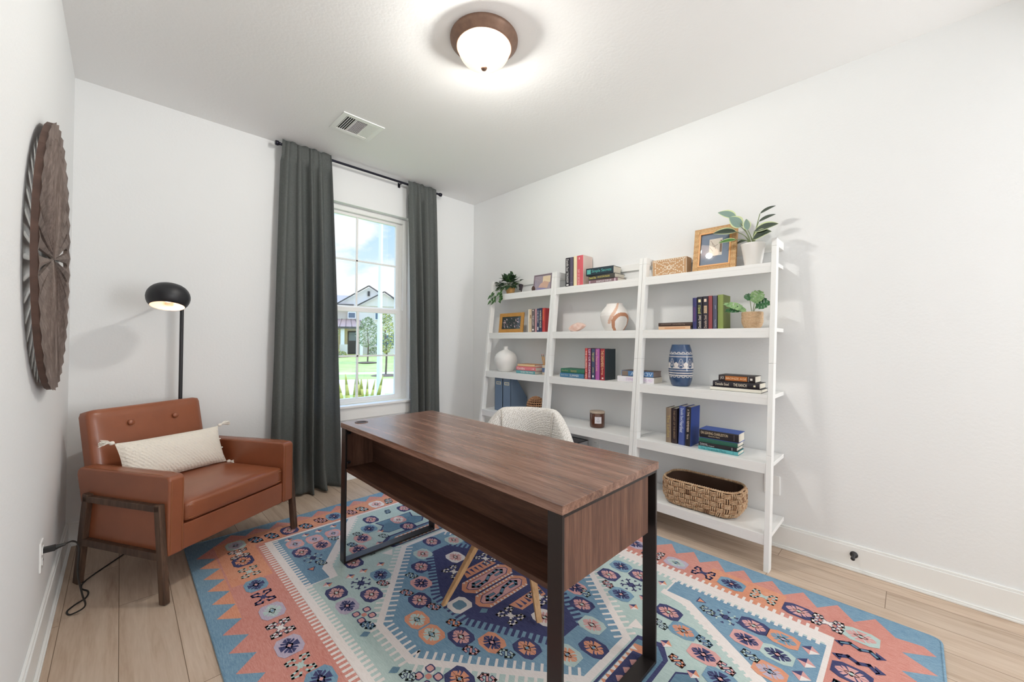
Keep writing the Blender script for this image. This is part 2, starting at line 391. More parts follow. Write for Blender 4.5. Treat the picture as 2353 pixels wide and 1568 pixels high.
g.box(1.735, 1.755, .07, .083, .69, 1.48); g.box(1.36, 2.12, .07, .083, 1.066, 1.082); g.build('lower_sash', M['vinyl'], wt, bevel=.002)
g = G(); g.add([(1.35, .106, 1.52), (2.13, .106, 1.52), (2.13, .106, 2.35), (1.35, .106, 2.35)], [(0, 1, 2, 3)]); g.build('upper_pane', M['glass'], wt)
g = G(); g.add([(1.36, .077, .69), (2.12, .077, .69), (2.12, .077, 1.48), (1.36, .077, 1.48)], [(0, 1, 2, 3)]); g.build('lower_pane', M['glass'], wt)
g = G(); g.box(WX0-.06, WX1+.05, -.038, .065, WZ0-.022, WZ0); struct(g.build('trim_1', M['trim'], bevel=.005, seg=3))
g = G(); g.box(WX0-.03, WX1+.022, -.016, 0, WZ0-.125, WZ0-.022); struct(g.build('trim_2', M['trim'], bevel=.003))

# curtains
def curtain(name, label, xt, xb, k, seed, group):
    rnd = random.Random(seed); ph = rnd.random()*6; t = thing(name, label, 'curtain', ((xt[0]+xt[1])/2, -.09, 0), group)
    wob = [(rnd.uniform(.6, 1.4), rnd.uniform(0, 6.28)) for _ in range(6)]
    def fn(u, v):
        z = .012 + (2.743-.012)*v
        a = (1-v)
        x0 = xt[0] + (xb[0]-xt[0])*a**.8; x1 = xt[1] + (xb[1]-xt[1])*a**.8
        ss = u + .055*sin(2*pi*1.35*u+ph)*min(1, .4+a) + .012*sin(5*a+4*u)
        amp = .019 + .038*min(1, a*2.2)*(.65+.35*sin(2*pi*1.1*u+ph*2))
        fold = sin(2*pi*k*ss+ph); fold = (abs(fold)**.75)*(1 if fold > 0 else -1)
        y = -.100 + amp*fold + .010*sin(2*pi*k*.5*ss+2.1+1.8*a) + .006*sin(31*u+5*a)*a + .004*sin(14*v+9*u)*a
        if v > .955: y = min(y, -.1025 - .004*sin(40*u))
        y = min(y, -.046 if z > .5 else -.032)
        y -= .03*max(0, .07-v)/.07*(1+sin(2*pi*k*u))
        z += .008*sin(2*pi*k*ss+ph) if v > .985 else 0
        return (x0+(x1-x0)*(u+.012*sin(2*pi*k*u)), y, z if v > 0 else .008+.010*abs(sin(9*u+ph)))
    g = G(); g.grid(fn, 170, 90); g.build('curtain_panel', M['curtain'], t, solid=.0025)
    return t
curtain('curtain', 'dark grey-green linen curtain on the left side of the window, wider at its foot', (1.07, 1.425), (1.02, 1.53), 4.5, 3, None)
curtain('curtain', 'dark grey-green linen curtain on the right side of the window, behind the desk', (2.142, 2.455), (2.20, 2.515), 3.6, 11, None)
t = thing('curtain_rod', 'thin black curtain rod with round end caps just below the ceiling', 'curtain rod', (1.78, -.088, 2.71))
g = G(); g.tube([(1.055, -.088, 2.712), (2.50, -.088, 2.712)], .010, 12); g.build('rod', M['rod'], t)
for x in (1.055, 2.50):
    s_ = -1 if x < 1.7 else 1
    g = G(); g.tube([(x-.004*s_, -.088, 2.712), (x, -.088, 2.712), (x+.006*s_, -.088, 2.712), (x+.008*s_, -.088, 2.712), (x+.028*s_, -.088, 2.712), (x+.031*s_, -.088, 2.712)], [.012, .013, .010, .018, .018, .014], 16); g.build('end_cap', M['rod'], t)
for x in (1.45, 2.10):
    g = G(); g.box(x-.007, x+.007, -.09, -.001, 2.716, 2.722); g.box(x-.012, x+.012, -.004, 0, 2.69, 2.735); g.build('bracket', M['rod'], t)

# ceiling vent
t = thing('ceiling_vent', 'white rectangular ceiling air vent with louvres left of the ceiling lamp', 'air vent', (1.405, -.663, H))
x0, x1, y0, y1 = 1.258, 1.552, -.797, -.53; zt = H
g = G(); frame = [(x0, x0+.035, y0, y1), (x1-.035, x1, y0, y1), (x0+.035, x1-.035, y0, y0+.035), (x0+.035, x1-.035, y1-.035, y1)]
for a, b, c, d in frame: g.box(a, b, c, d, zt-.006, zt)
g.box(x0+.104, x0+.110, y0+.035, y1-.035, zt-.006, zt); g.box(x1-.110, x1-.104, y0+.035, y1-.035, zt-.006, zt)
g.build('vent_frame', M['plate'], t, bevel=.0015)
g = G(); g.box(x0+.03, x1-.03, y0+.03, y1-.03, zt-.0008, zt-.0002); g.build('vent_backing', cm('1A1A1A', .8), t)
def slat(axis, a, b, c, w, tilt):
    g = G(); dx = w/2*cos(tilt); dz = w/2*sin(tilt); z = zt-.0035
    if axis == 'y': p = [(c-dx, a, z-dz), (c+dx, a, z+dz), (c+dx, b, z+dz), (c-dx, b, z-dz)]
    else: p = [(a, c-dx, z-dz), (b, c-dx, z-dz), (b, c+dx, z+dz), (a, c+dx, z+dz)]
    g.add(p, [(0, 1, 2, 3)]); g.build('slat', M['plate'], t, solid=.0008)
for i in range(5): slat('y', y0+.035, y1-.035, x0+.041+i*.0145, .0085, .45)
for i in range(5): slat('y', y0+.035, y1-.035, x1-.041-i*.0145, .014, -.2)
for i in range(16): slat('x', x0+.11, x1-.11, y0+.041+i*.0123, .0095, .3)

# ceiling lamp
bronze = pbr('lamp_bronze', '8C6E5C', .5, metal=.35, bump=(120, .1, .001), vary=(30, '6E5548', .6))
def dome_mat():
    m, nt, out = new_mat('frosted_lamp_glass')
    t = nt.nodes.new('ShaderNodeBsdfTransparent'); t.inputs['Color'].default_value = (1, .95, .88, 1)
    e = nt.nodes.new('ShaderNodeEmission'); e.inputs['Color'].default_value = (1, .78, .58, 1); e.inputs['Strength'].default_value = 1.0
    a = nt.nodes.new('ShaderNodeMixShader'); a.inputs['Fac'].default_value = .62
    L(nt, t, 'BSDF', a, 1); L(nt, e, 'Emission', a, 2)
    gl = nt.nodes.new('ShaderNodeBsdfGlossy'); gl.inputs['Roughness'].default_value = .15
    b = nt.nodes.new('ShaderNodeMixShader'); b.inputs['Fac'].default_value = .04; L(nt, a, 'Shader', b, 1); L(nt, gl, 'BSDF', b, 2); L(nt, b, 'Shader', out, 'Surface')
    return m
t = thing('ceiling_lamp', 'round flush ceiling lamp with bronze rim and lit frosted glass dome', 'ceiling lamp', LAMP)
g = G(); g.lathe([(.168, 0), (.172, -.006), (.171, -.018), (.160, -.026), (.156, -.034), (.146, -.040), (.143, -.048), (.136, -.050), (.132, -.046), (.0, -.03)], 64, LAMP); g.build('rim', bronze, t)
prof = [(.133*cos(a), -.046-.098*sin(a)) for a in [rad(90*i/14) for i in range(15)]]; prof[-1] = (.001, prof[-1][1])
g = G(); g.lathe(prof, 64, LAMP); g.build('glass_dome', dome_mat(), t, label='lit frosted glass dome')
g = G(); g.lathe([(.001, -.140), (.012, -.141), (.016, -.148), (.012, -.157), (.001, -.160)], 20, LAMP); g.build('finial', bronze, t)

# ------------------------------------------------------------------ carved wooden wall medallion
MC = (-1.145, 1.514)   # y, z centre
MR = .502; XB, XF = .018, .0365
mwood = wood('driftwood', '4C3E38', '8D7F78', '6C5E57', axis=2, scale=9, rough=.7, stretch=5, bump=.3)
mside = pbr('driftwood_edge', '5A4238', .7, vary=(20, '3C2D27', .6))
t = thing('wall_medallion', 'large round carved dark wood sunburst medallion hung on the left wall', 'wall decor', (XB, MC[0], MC[1]))
NS = 40
def mp_(r, a, x): return (x, MC[0]+r*cos(a), MC[1]+r*sin(a))
def mr_(a): return MR*(1+.004*abs(sin(NS/2*a)))
for i in range(NS):
    a0 = 2*pi*i/NS; da = pi/NS
    g = G(); rings = []
    for r, wf, xr, xe in ((.010, 1.0, XF-.010, XF-.011), (.055, 1.0, XF-.009, XF-.013), (.085, .60, XF-.006, XF-.012), (.28, .56, XF-.003, XF-.010), (MR-.060, .64, XF, XF-.008), (MR-.042, 1.0, XF, XF-.006), (MR-.004, 1.0, XF+.001, XF-.003)):
        rings.append([mp_(r, a0-da*wf, XB), mp_(r, a0-da*wf, xe), mp_(r+(0.006 if r > MR-.01 else 0), a0, xr), mp_(r, a0+da*wf, xe), mp_(r, a0+da*wf, XB)])
    vs = [p for r in rings for p in r]; fs = []; 
    for k in range(len(rings)-1):
        for j in range(4): fs.append((k*5+j, k*5+j+1, (k+1)*5+j+1, (k+1)*5+j))
        fs.append((k*5+4, k*5, (k+1)*5, (k+1)*5+4))
    g.add(vs, fs, 0); n_ = len(rings)-1
    g.add(rings[-1], [(0, 1, 2, 3, 4)], 1)
    g.build('carved_slat', [mwood, mside], t)

# ------------------------------------------------------------------ wall plates, cord, door stop
def outlet(name, label, c, nx, plug=True, hh=.057, hw=.036):
    t = thing(name, label, 'outlet', c); x, y, z = c
    g = G(); g.box(x, x+.006*nx, y-hw, y+hw, z-hh, z+hh); g.build('cover_plate', M['plate'], t, bevel=.002)
    for dz in (-.02, .02):
        g = G(); g.box(x+.006*nx, x+.008*nx, y-.016, y+.016, z+dz-.014, z+dz+.014)
        for dy in (-.006, .006): g.box(x+.008*nx, x+.0084*nx, y+dy-.001, y+dy+.001, z+dz-.002, z+dz+.006, 1)
        g.build('socket', [M['plate'], cm('202020')], t, bevel=.001)
outlet('wall_outlet', 'white wall outlet on the left wall with a black plug in it', (0, -1.055, .355), 1)
outlet('wall_outlet', 'white wall outlet low on the right wall under the middle shelf unit', (W, -1.625, .36), -1)
t = thing('wall_plate', 'blank white wall plate behind the outer leg of the nearest shelf unit', 'wall plate', (W, -2.873, .36))
g = G(); g.box(W-.006, W, -2.915, -2.832, .302, .415); g.build('plate', M['plate'], t, bevel=.002)
t = thing('power_cord', 'black lamp cord plugged into the left wall outlet, curling to the floor', 'power cord', (.006, -1.055, .37))
g = G(); g.box(.008, .040, -1.065, -1.043, .363, .383); g.tube([(.038, -1.054, .373), (.052, -1.05, .374), (.066, -1.046, .375)], [.010, .007, .005], 10); g.build('plug', M['cord'], t, bevel=.002)
def smooth(pts, n=8):
    pts = [Vector(p) for p in pts]; out = []
    for i in range(len(pts)-1):
        p0 = pts[max(i-1, 0)]; p1 = pts[i]; p2 = pts[i+1]; p3 = pts[min(i+2, len(pts)-1)]
        for k in range(n):
            q = k/n; out.append(.5*((2*p1)+(p2-p0)*q+(2*p0-5*p1+4*p2-p3)*q*q+(3*p1-p0-3*p2+p3)*q**3))
    out.append(pts[-1]); return out
g = G(); g.tube(smooth([(.064, -1.046, .375), (.085, -1.02, .37), (.10, -.99, .33), (.098, -.98, .22), (.11, -.93, .10), (.118, -.90, .03), (.075, -.88, .004), (.062, -.84, .004), (.082, -.80, .004), (.115, -.76, .004), (.12, -.70, .004), (.095, -.64, .004), (.11, -.56, .004), (.20, -.42, .004), (.30, -.28, .004), (.42, -.14, .004), (.47, -.10, .006)]), .0033, 8); g.build('cord', M['cord'], t)
t = thing('door_stop', 'small black round door stop on the right wall baseboard', 'door stop', (W-.0135, -3.25, .085))
g = G(); g.T = Matrix.Translation((W-.0135, -3.25, .085)) @ Matrix.Rotation(-pi/2, 4, 'Y')
g.lathe([(.001, 0), (.017, 0), (.017, .005), (.012, .008), (.0065, .011), (.0055, .045), (.009, .048), (.0095, .06), (.007, .064), (.001, .065)], 20); g.build('stop', M['black'], t)

# ------------------------------------------------------------------ floor lamp
PX, PY = .497, -.10; SX, SY, SZ = .411, -.38, 1.462
t = thing('floor_lamp', 'black floor lamp with a round dome shade behind the leather armchair', 'floor lamp', (PX, PY, 0))
g = G(); g.lathe([(.001, 0), (.085, 0), (.088, .006), (.086, .016), (.02, .022), (.001, .022)], 40, (PX, PY, 0)); g.build('base', M['black'], t)
g = G(); g.tube([(PX, PY, .02), (PX, PY, 1.50)], .0105, 16); g.build('pole', M['black'], t)
ax = Vector((SX-PX, SY-PY, 0)); g = G()
g.tube(smooth([(PX, PY, 1.49), (PX+.002, PY-.01, 1.515), (PX+ax.x*.2, PY+ax.y*.2, 1.528), (PX+ax.x*.6, PY+ax.y*.6, 1.538), (PX+ax.x*.92, PY+ax.y*.92, 1.541)]), .006, 10); g.build('arm', M['black'], t)
TS = Matrix.Translation((SX, SY, SZ)) @ Matrix.Rotation(rad(-15), 4, 'X') @ Matrix.Rotation(rad(5), 4, 'Y')
RS = .103
shp = [(RS*cos(a)**.8 if cos(a) > 0 else .001, .083*sin(a)-.002) for a in [rad(x) for x in (89.9, 80, 68, 56, 44, 32, 20, 8, -4, -16, -28, -42)]]
shp += [(r-.002, z) for r, z in shp[::-1]]
k = len(shp)//2
g = G(); g.T = TS; g.lathe(shp, 56, (0, 0, 0), mf=lambda i, j: 0 if i < k-1 else (2 if i == k-1 else 1))
shin = pbr('shade_inside', 'F3DCCB', .6)
sh = g.build('lamp_shade', [M['black'], shin, shin], t)
g = G(); g.T = TS; g.lathe([(.001, .084), (.006, .084), (.009, .080), (.009, .072)], 16); g.build('shade_knob', M['black'], t)
def emit(name, col, st):
    m, nt, out = new_mat(name); e = nt.nodes.new('ShaderNodeEmission'); e.inputs['Color'].default_value = col; e.inputs['Strength'].default_value = st; L(nt, e, 'Emission', out, 'Surface'); return m
g = G(); g.T = TS; g.lathe([(.001, -.032), (.014, -.029), (.024, -.018), (.027, -.004), (.022, .012), (.013, .028), (.012, .05)], 24); g.build('bulb', emit('warm_bulb', (1, .86, .7, 1), 1.6), t, label='lit warm bulb')
g = G(); g.T = TS @ Matrix.Translation((0.01, .082, -.012)) @ Matrix.Rotation(rad(12), 4, 'X'); g.box(-.018, .018, -.001, .0, -.009, .009); g.build('shade_sticker', cm('A9826F'), t)

# ------------------------------------------------------------------ leather armchair
CH = (.683, -.86, 0); CA = rad(30.1)
t = thing('armchair', 'tan brown leather armchair with dark wooden side frames in the left corner', 'armchair', CH, rz=CA)
def cb(g): return g
def lrb(c, size, r, n=10, puff=(0, 0, 0), name='', T=None, m=None, **k):
    g = G(); g.rbox(c, size, r, n, puff, T=T); return g.build(name, m or M['leather'], t, local=True, **k)
def armg(sx):
    # side panel profile in (b, z); slanting rear edge
    prof = [(-.022, .205), (.53, .205), (.555, .30), (.612, .53), (.608, .552), (.59, .563), (0.0, .572), (-.016, .566), (-.022, .55)]
    g = G(); x0 = sx*.29; x1 = sx*.36
    a, b = min(x0, x1), max(x0, x1)
    g.prism(prof, b-a, axis=0, base=a)
    return g
for s_ in (-1, 1):
    o = armg(s_).build('armrest', M['leather'], t, local=True, bevel=.010, seg=4, wn=True)
g = G()
for s_ in (-1, 1):   # stitched front seams
    for xx in (.300, .350):
        g.tube([(s_*xx, -.0235, .215), (s_*xx, -.0235, .545), (s_*xx, -.012, .566), (s_*xx, .05, .5735), (s_*xx, .30, .5705), (s_*xx, .58, .565)], .0011, 5)
g.build('stitching', M['seamth'], t, local=True)
g = G(); g.rbox((0, .265, .378), (.574, .57, .105), .028, 14, (.002, .004, .012)); g.build('seat_cushion', M['leather'], t, local=True)
g = G(); zt_ = .425
g.tube([(-.270, -.0185, .405), (.270, -.0185, .405)], .0022, 6); g.tube([(-.270, -.0185, .347), (.270, -.0185, .347)], .0022, 6); g.build('piping', M['seamth'], t, local=True)
g = G(); g.box(-.29, .29, -.012, .56, .205, .326); g.build('seat_base', M['leather'], t, local=True, bevel=.006, seg=3, wn=True)
# back: tilted padded slab
TB = Matrix.Rotation(-rad(12), 4, 'X')
g = G(); g.rbox((0, .672, .60), (.580, .095, .46), .026, 16, (0, .010, 0), T=TB)
bk = g.build('backrest', M['leather'], t, local=True)
for bx in (-.115, .115):
    g = G(); g.T = Matrix.Translation((bx, .635, .742)) @ TB @ Matrix.Rotation(pi/2, 4, 'X')
    g.lathe([(.016, -.002), (.015, .002), (.010, .005), (.001, .0062)], 20); g.build('button', M['leather'], t, local=True)
# dark wood side frames and legs
def bar(p, q, w, d, axisx=True):
    """bar of width w in the b-z plane and depth d along a"""
    p = Vector(p); q = Vector(q); dv = (q-p).normalized(); n = Vector((0, -dv.z, dv.y)); hx = Vector((d/2, 0, 0)); n = n*w/2
    return [p-n-hx, p-n+hx, p+n+hx, p+n-hx, q-n-hx, q-n+hx, q+n+hx, q+n-hx]
for s_ in (-1, 1):
    xx = s_*.372
    for nm, p, q, w in (('leg', (xx, -.024, .0155 if s_ > 0 else .002), (xx, .022, .448), .036), ('leg', (xx, .560, .002), (xx, .500, .448), .038),
                        ('frame_rail', (xx, .004, .430), (xx, .516, .424), .030), ('frame_rail', (xx, .010, .212), (xx, .530, .212), .034)):
        g = G(); g.hexa(bar(p, q, w, .026)); g.build(nm, M['walnut'], t, local=True, bevel=.004, seg=3)

# lumbar pillow lying on the seat against the backrest
pc = Vector((-.005, .452, .552)); 
chM = WM[t.name]
t = thing('lumbar_pillow', 'cream woven lumbar pillow with corner tassels propped on the leather armchair', 'pillow', chM @ Vector((-.02, .43, .43)))
Pm = chM @ Matrix.Translation(pc) @ Matrix.Rotation(rad(-2), 4, 'Z') @ Matrix.Rotation(rad(1.5), 4, 'Y') @ Matrix.Rotation(rad(-22), 4, 'X')
pil = pbr('pillow_cream', 'E9E1D4', .9, bump=(90, .5, .004))
def pillow_mat():
    m, nt, out = new_mat('woven_cream'); b = nt.nodes.new('ShaderNodeBsdfPrincipled'); L(nt, b, 'BSDF', out, 'Surface'); b.inputs['Roughness'].default_value = .95
    b.inputs['Base Color'].default_value = lin('F3ECE0'); b.inputs['Specular IOR Level'].default_value = .1
    tc = nt.nodes.new('ShaderNodeTexCoord'); v = N(nt, 'ShaderNodeTexVoronoi', i_Scale=110.0); L(nt, tc, 'Object', v, 'Vector')
    wv = N(nt, 'ShaderNodeTexWave', i_Scale=26.0, i_Distortion=1.0); wv.bands_direction = 'DIAGONAL'; L(nt, tc, 'Object', wv, 'Vector')
    a = N(nt, 'ShaderNodeMath', operation='MULTIPLY_ADD'); L(nt, wv, 'Fac', a, 0); a.inputs[1].default_value = .6; L(nt, v, 'Distance', a, 2)
    bp = N(nt, 'ShaderNodeBump', i_Strength=.55, i_Distance=.004); L(nt, a, 'Value', bp, 'Height'); L(nt, bp, 'Normal', b, 'Normal'); return m
PLH, PLZ = .268, .118
g = G(); g.T = Pm
def pf(sg):
    def f(u, v):
        a, b = 2*u-1, 2*v-1
        th = .052*(max(0, 1-abs(a)**3.2))**.55*(max(0, 1-abs(b)**2.6))**.6
        k = 1-.05*(1-abs(a)**6)*abs(b)**2; k2 = 1-.05*(1-b*b)*abs(a)**2
        wr = .002*sin(9*a+5*b)*(1-a*a)*(1-b*b)
        return (PLH*a*k2, sg*(th+wr), PLZ*b*k)
    return f
g.grid(pf(-1), 40, 24); g.grid(pf(1), 40, 24)
tm = pbr('tassel_cotton', 'F4EFE6', .95); rnd = random.Random(5)
for i in range(-9, 10):    # raised tufted rows forming diamonds
    for j in range(-3, 4):
        a, b = i/10, j/4.2
        if (i+j) % 2 or abs(i) in (0, 5): continue
        th = .052*(1-abs(a)**3.2)**.55*(1-abs(b)**2.6)**.6
        g.lathe([(.005, -.001), (.0045, .0025), (.001, .004)], 6, (0, 0, 0)) if False else None
        c = Vector((PLH*a, -th-.001, PLZ*b)); vs = [c+Vector((.006*cos(q), 0, .004*sin(q))) for q in [2*pi*k/6 for k in range(6)]]+[c+Vector((0, -.004, 0))]
        g.add(vs, [(k, (k+1) % 6, 6) for k in range(6)], 1, True)
g.build('cover', [pillow_mat(), tm], t)
for sa, sb in ((-1, 1), (-1, -1), (1, 1), (1, -1)):
    g = G(); g.T = Pm; c = Vector((sa*PLH, 0, sb*PLZ)); dr = Vector((sa*.9, -.25, sb*.22)).normalized() if sb > 0 else Vector((sa*.8, -.25, -.35)).normalized()
    g.rbox(c+dr*.012, (.022, .02, .02), .009, 4)
    for k in range(26):
        d2 = (dr + Vector((rnd.uniform(-.3, .3), rnd.uniform(-.3, .3), rnd.uniform(-.35, .25)))).normalized()
        p = c+dr*.016; g.tube([p, p+d2*.025+Vector((0, 0, .002)), p+d2*.052+Vector((0, 0, -.006))], [.0026, .003, .0014], 5)
    g.build('tassel', tm, t)
# ------------------------------------------------------------------ kilim rug
def fab(name, c1, c2):
    m, nt, out = new_mat(name); b = nt.nodes.new('ShaderNodeBsdfPrincipled'); L(nt, b, 'BSDF', out, 'Surface'); b.inputs['Roughness'].default_value = .95; b.inputs['Specular IOR Level'].default_value = .1
    g = nt.nodes.new('ShaderNodeNewGeometry')
    mp = nt.nodes.new('ShaderNodeMapping'); L(nt, g, 'Position', mp, 'Vector'); mp.inputs['Scale'].default_value = (260, 28, 1)
    n1 = N(nt, 'ShaderNodeTexNoise', i_Scale=1.0, i_Detail=4.0, i_Roughness=.7); L(nt, mp, 'Vector', n1, 'Vector')
    n2 = N(nt, 'ShaderNodeTexNoise', i_Scale=2.5, i_Detail=3.0); L(nt, g, 'Position', n2, 'Vector')
    n3 = N(nt, 'ShaderNodeTexNoise', i_Scale=420.0, i_Detail=2.0); L(nt, g, 'Position', n3, 'Vector')
    a = N(nt, 'ShaderNodeMath', operation='MULTIPLY_ADD'); L(nt, n2, 'Fac', a, 0); a.inputs[1].default_value = .45; L(nt, n1, 'Fac', a, 2)
    a2 = N(nt, 'ShaderNodeMath', operation='MULTIPLY_ADD'); L(nt, n3, 'Fac', a2, 0); a2.inputs[1].default_value = .55; L(nt, a, 'Value', a2, 2)
    r_ = nt.nodes.new('ShaderNodeMapRange'); r_.inputs['From Min'].default_value = .72; r_.inputs['From Max'].default_value = 1.28; L(nt, a2, 'Value', r_, 'Value')
    x_ = nt.nodes.new('ShaderNodeMixRGB'); x_.inputs['Color1'].default_value = lin(c1); x_.inputs['Color2'].default_value = lin(c2); L(nt, r_, 'Result', x_, 'Fac'); L(nt, x_, 'Color', b, 'Base Color')
    bp = N(nt, 'ShaderNodeBump', i_Strength=.3, i_Distance=.002); L(nt, n3, 'Fac', bp, 'Height'); L(nt, bp, 'Normal', b, 'Normal')
    return m
RM = {'b': fab('rug_blue', '5F84A0', '93B0C2'), 's': fab('rug_sage', 'A3BAB6', 'C9D8D4'), 'o': fab('rug_orange', 'CC8264', 'E5AB90'), 'r': fab('rug_salmon', 'C0776C', 'DBA499'),
      'n': fab('rug_navy', '323457', '5A5D84'), 'w': fab('rug_cream', 'DDD3CE', 'F0E9E6'), 'p': fab('rug_pink', 'C98E8B', 'E2B5B2'), 'l': fab('rug_lilac', 'A799B0', 'C9BFCD'), 'k': fab('rug_slate', '58768C', '7E9DAF')}
RK = list(RM); RI = {k: i for i, k in enumerate(RK)}
RX0, RX1, RY0, RY1 = .490, 2.610, -3.555, -.500
RZ = .0085; _lz = [RZ]
rg = G()
# body with rounded, slightly raised bound edge
def rr(x0, x1, y0, y1, r, n=5):
    out = []
    for cx, cy, a0 in ((x1-r, y1-r, 0), (x0+r, y1-r, 90), (x0+r, y0+r, 180), (x1-r, y0+r, 270)):
        for k in range(n+1): a = rad(a0+90*k/n); out.append((cx+r*cos(a), cy+r*sin(a)))
    return out
rg.prism(rr(RX0, RX1, RY0, RY1, .03), RZ, base=0, m=RI['b'])
edge = [(x, y, RZ*.62) for x, y in rr(RX0+.004, RX1-.004, RY0+.004, RY1-.004, .03)]
rg.tube(edge, .0055, 8, m=RI['b'], closed=True)
def P(pts, layer, c): rg.flat(pts, RZ+.0001*layer, RI[c])
CX, CY = 1.55, -2.01
def both(pts, layer, c):
    P(pts, layer, c); P([(2*CX-x, 2*CY-y) for x, y in pts], layer, c)
# salmon border with its saw-tooth outline
out = []
n_ = 22; ys = [-.715-.1305*i for i in range(n_)]
for y in ys:
    if y < -3.46: break
    out += [(.524, y), (.603, y-.065)]
bot = []
x = .655
while x < 2.46: bot += [(x, -3.44), (x+.062, -3.535)]; x += .1245
right = []; y = -3.42
while y < -.62: right += [(2.486, y), (2.575, y+.065)]; y += .1283
top = []; x = 2.42
while x > .66: top += [(x, -.592), (x-.062, -.522)]; x -= .1265
P(out + bot + [(2.50, -3.50)] + right + top, 1, 'r')
# alternating warm tones in the border (orange abrash), woven bands
for x0, x1, y0, y1 in ((.612, .79, -1.15, -.62), (.79, 1.9, -.76, -.60), (2.31, 2.48, -3.05, -2.72)):
    P([(x0, y0), (x1, y0), (x1, y1), (x0, y1)], 1.3, 'o')
for y in [-.78-.1305*i for i in range(0, 5)]: P([(.603, y+.0), (.524, y-.065+.0), (.603, y-.13)], 1.3, 'o')
# field
FX0, FX1, FY0, FY1 = .835, 2.275, -3.245, -.772
P([(FX0, FY0), (FX1+.03, FY0), (FX1+.03, FY1), (FX0, FY1)], 2, 'w')
P([(.868, -3.222), (2.240, -3.222), (2.240, -.792), (.868, -.792)], 3, 's')
def comb(x, y0, y1, dx, c, step=.028, w=.012, layer=4):
    y = y0
    while (y > y1 if y1 < y0 else y < y1):
        P([(x, y), (x+dx, y), (x+dx, y-w), (x, y-w)], layer, c); y -= step
comb(FX0-.034, -.80, -3.22, .035, 'w', .0275, .0125, 2)
comb(2.300, -.80, -3.22, -.0, 'w') if False else None
comb(FX1+.028, -.80, -3.22, .0, 'w') if False else None
# corner panels: blue wedges, edged in cream, with combs
cor = [(.870, -.792), (1.325, -.792), (.985, -1.280), (.985, -1.388), (.870, -1.388)]
def mirrors(pts):
    return [pts, [(2*CX-x, y) for x, y in pts], [(x, 2*CY-y) for x, y in pts], [(2*CX-x, 2*CY-y) for x, y in pts]]
for q in mirrors([(.868, -.790), (1.385, -.790), (1.035, -1.285), (1.02, -1.405), (.868, -1.405)]): P(q, 3.5, 'w')
for q in mirrors(cor): P(q, 4, 'b')
for i in range(86):
    y = -.800-.0285*i
    if y < -3.21: break
    blue = y > -1.388 or y < -2.632
    for sgn in (0, 1):
        f = (lambda x: x) if sgn == 0 else (lambda x: 2*CX-x+.012)
        P([(f(.868), y), (f(.898), y), (f(.898), y-.014), (f(.868), y-.014)], 5, 'w' if blue else 'w')
for i in range(80):
    y = -.800-.0305*i
    if y < -3.2: break
    P([(2.300, y), (2.332, y), (2.332, y-.012), (2.300, y-.012)], 2.5, 'w')
def along(a, b, step, w, ln, c, layer, side=1, sk=0, start=.01):
    a = Vector(a); b = Vector(b); d = (b-a); Lh = d.length; d.normalize(); n = Vector((-d.y, d.x))*side
    q = start
    while q < Lh-.005:
        p0 = a+d*q; p1 = a+d*(q+w); k = n*ln+d*sk
        P([tuple(p0), tuple(p1), tuple(p1+k), tuple(p0+k)], layer, c); q += step
for q in mirrors([(1.36, -.80), (1.01, -1.28)]):
    sd = 1 if (q[0][0]-CX)*(q[0][1]-CY) < 0 else -1
    along(q[0], q[1], .030, .015, .03, 'w', 5, sd); 
for q in mirrors([(.98, -1.395), (.90, -1.395)]): P([(q[0][0], q[0][1]), (q[1][0], q[1][1]), (q[1][0], q[1][1]+.03*(1 if q[0][1] < CY else -1)), (q[0][0], q[0][1]+.03*(1 if q[0][1] < CY else -1))], 5, 's')
# big central hexagon
HX = [(1.405, -1.360), (1.695, -1.360), (2.105, -1.880), (2.105, -2.150), (1.700, -2.668), (1.400, -2.668), (.992, -2.150), (.992, -1.880)]
def shrink(pts, k):
    out = []; n = len(pts)
    for i in range(n):
        p0, p1, p2 = Vector(pts[i-1]), Vector(pts[i]), Vector(pts[(i+1) % n])
        d1 = (p1-p0).normalized(); d2 = (p2-p1).normalized(); n1 = Vector((d1.y, -d1.x)); n2 = Vector((d2.y, -d2.x))
        b = (n1+n2).normalized(); out.append(tuple(p1 + b*(k/max(.2, b.dot(n1)))))
    return out
P(HX, 6, 'w'); HI = shrink(HX, .030); P(HI, 7, 'b')
for i in range(8):
    a, b = HI[i], HI[(i+1) % 8]
    if i == 0 or i == 4: continue
    along(a, b, .034, .011, .036, 'w', 8, -1, .0)
for i in (2, 6):
    pass
for i in range(8):
    if i in (0, 4): continue
    along(HX[i], HX[(i+1) % 8], .034, .012, .032, 'w', 6, 1, 0)
# navy heart
NV = [(1.50, -1.540), (1.60, -1.540), (1.800, -1.900), (1.800, -2.120), (1.61, -2.470), (1.49, -2.470), (1.305, -2.120), (1.305, -1.900)]
P(NV, 9, 'n')
for i in range(8):
    if i in (0, 4): continue
    along(NV[i], NV[(i+1) % 8], .029, .014, .042, 'n', 9, 1)
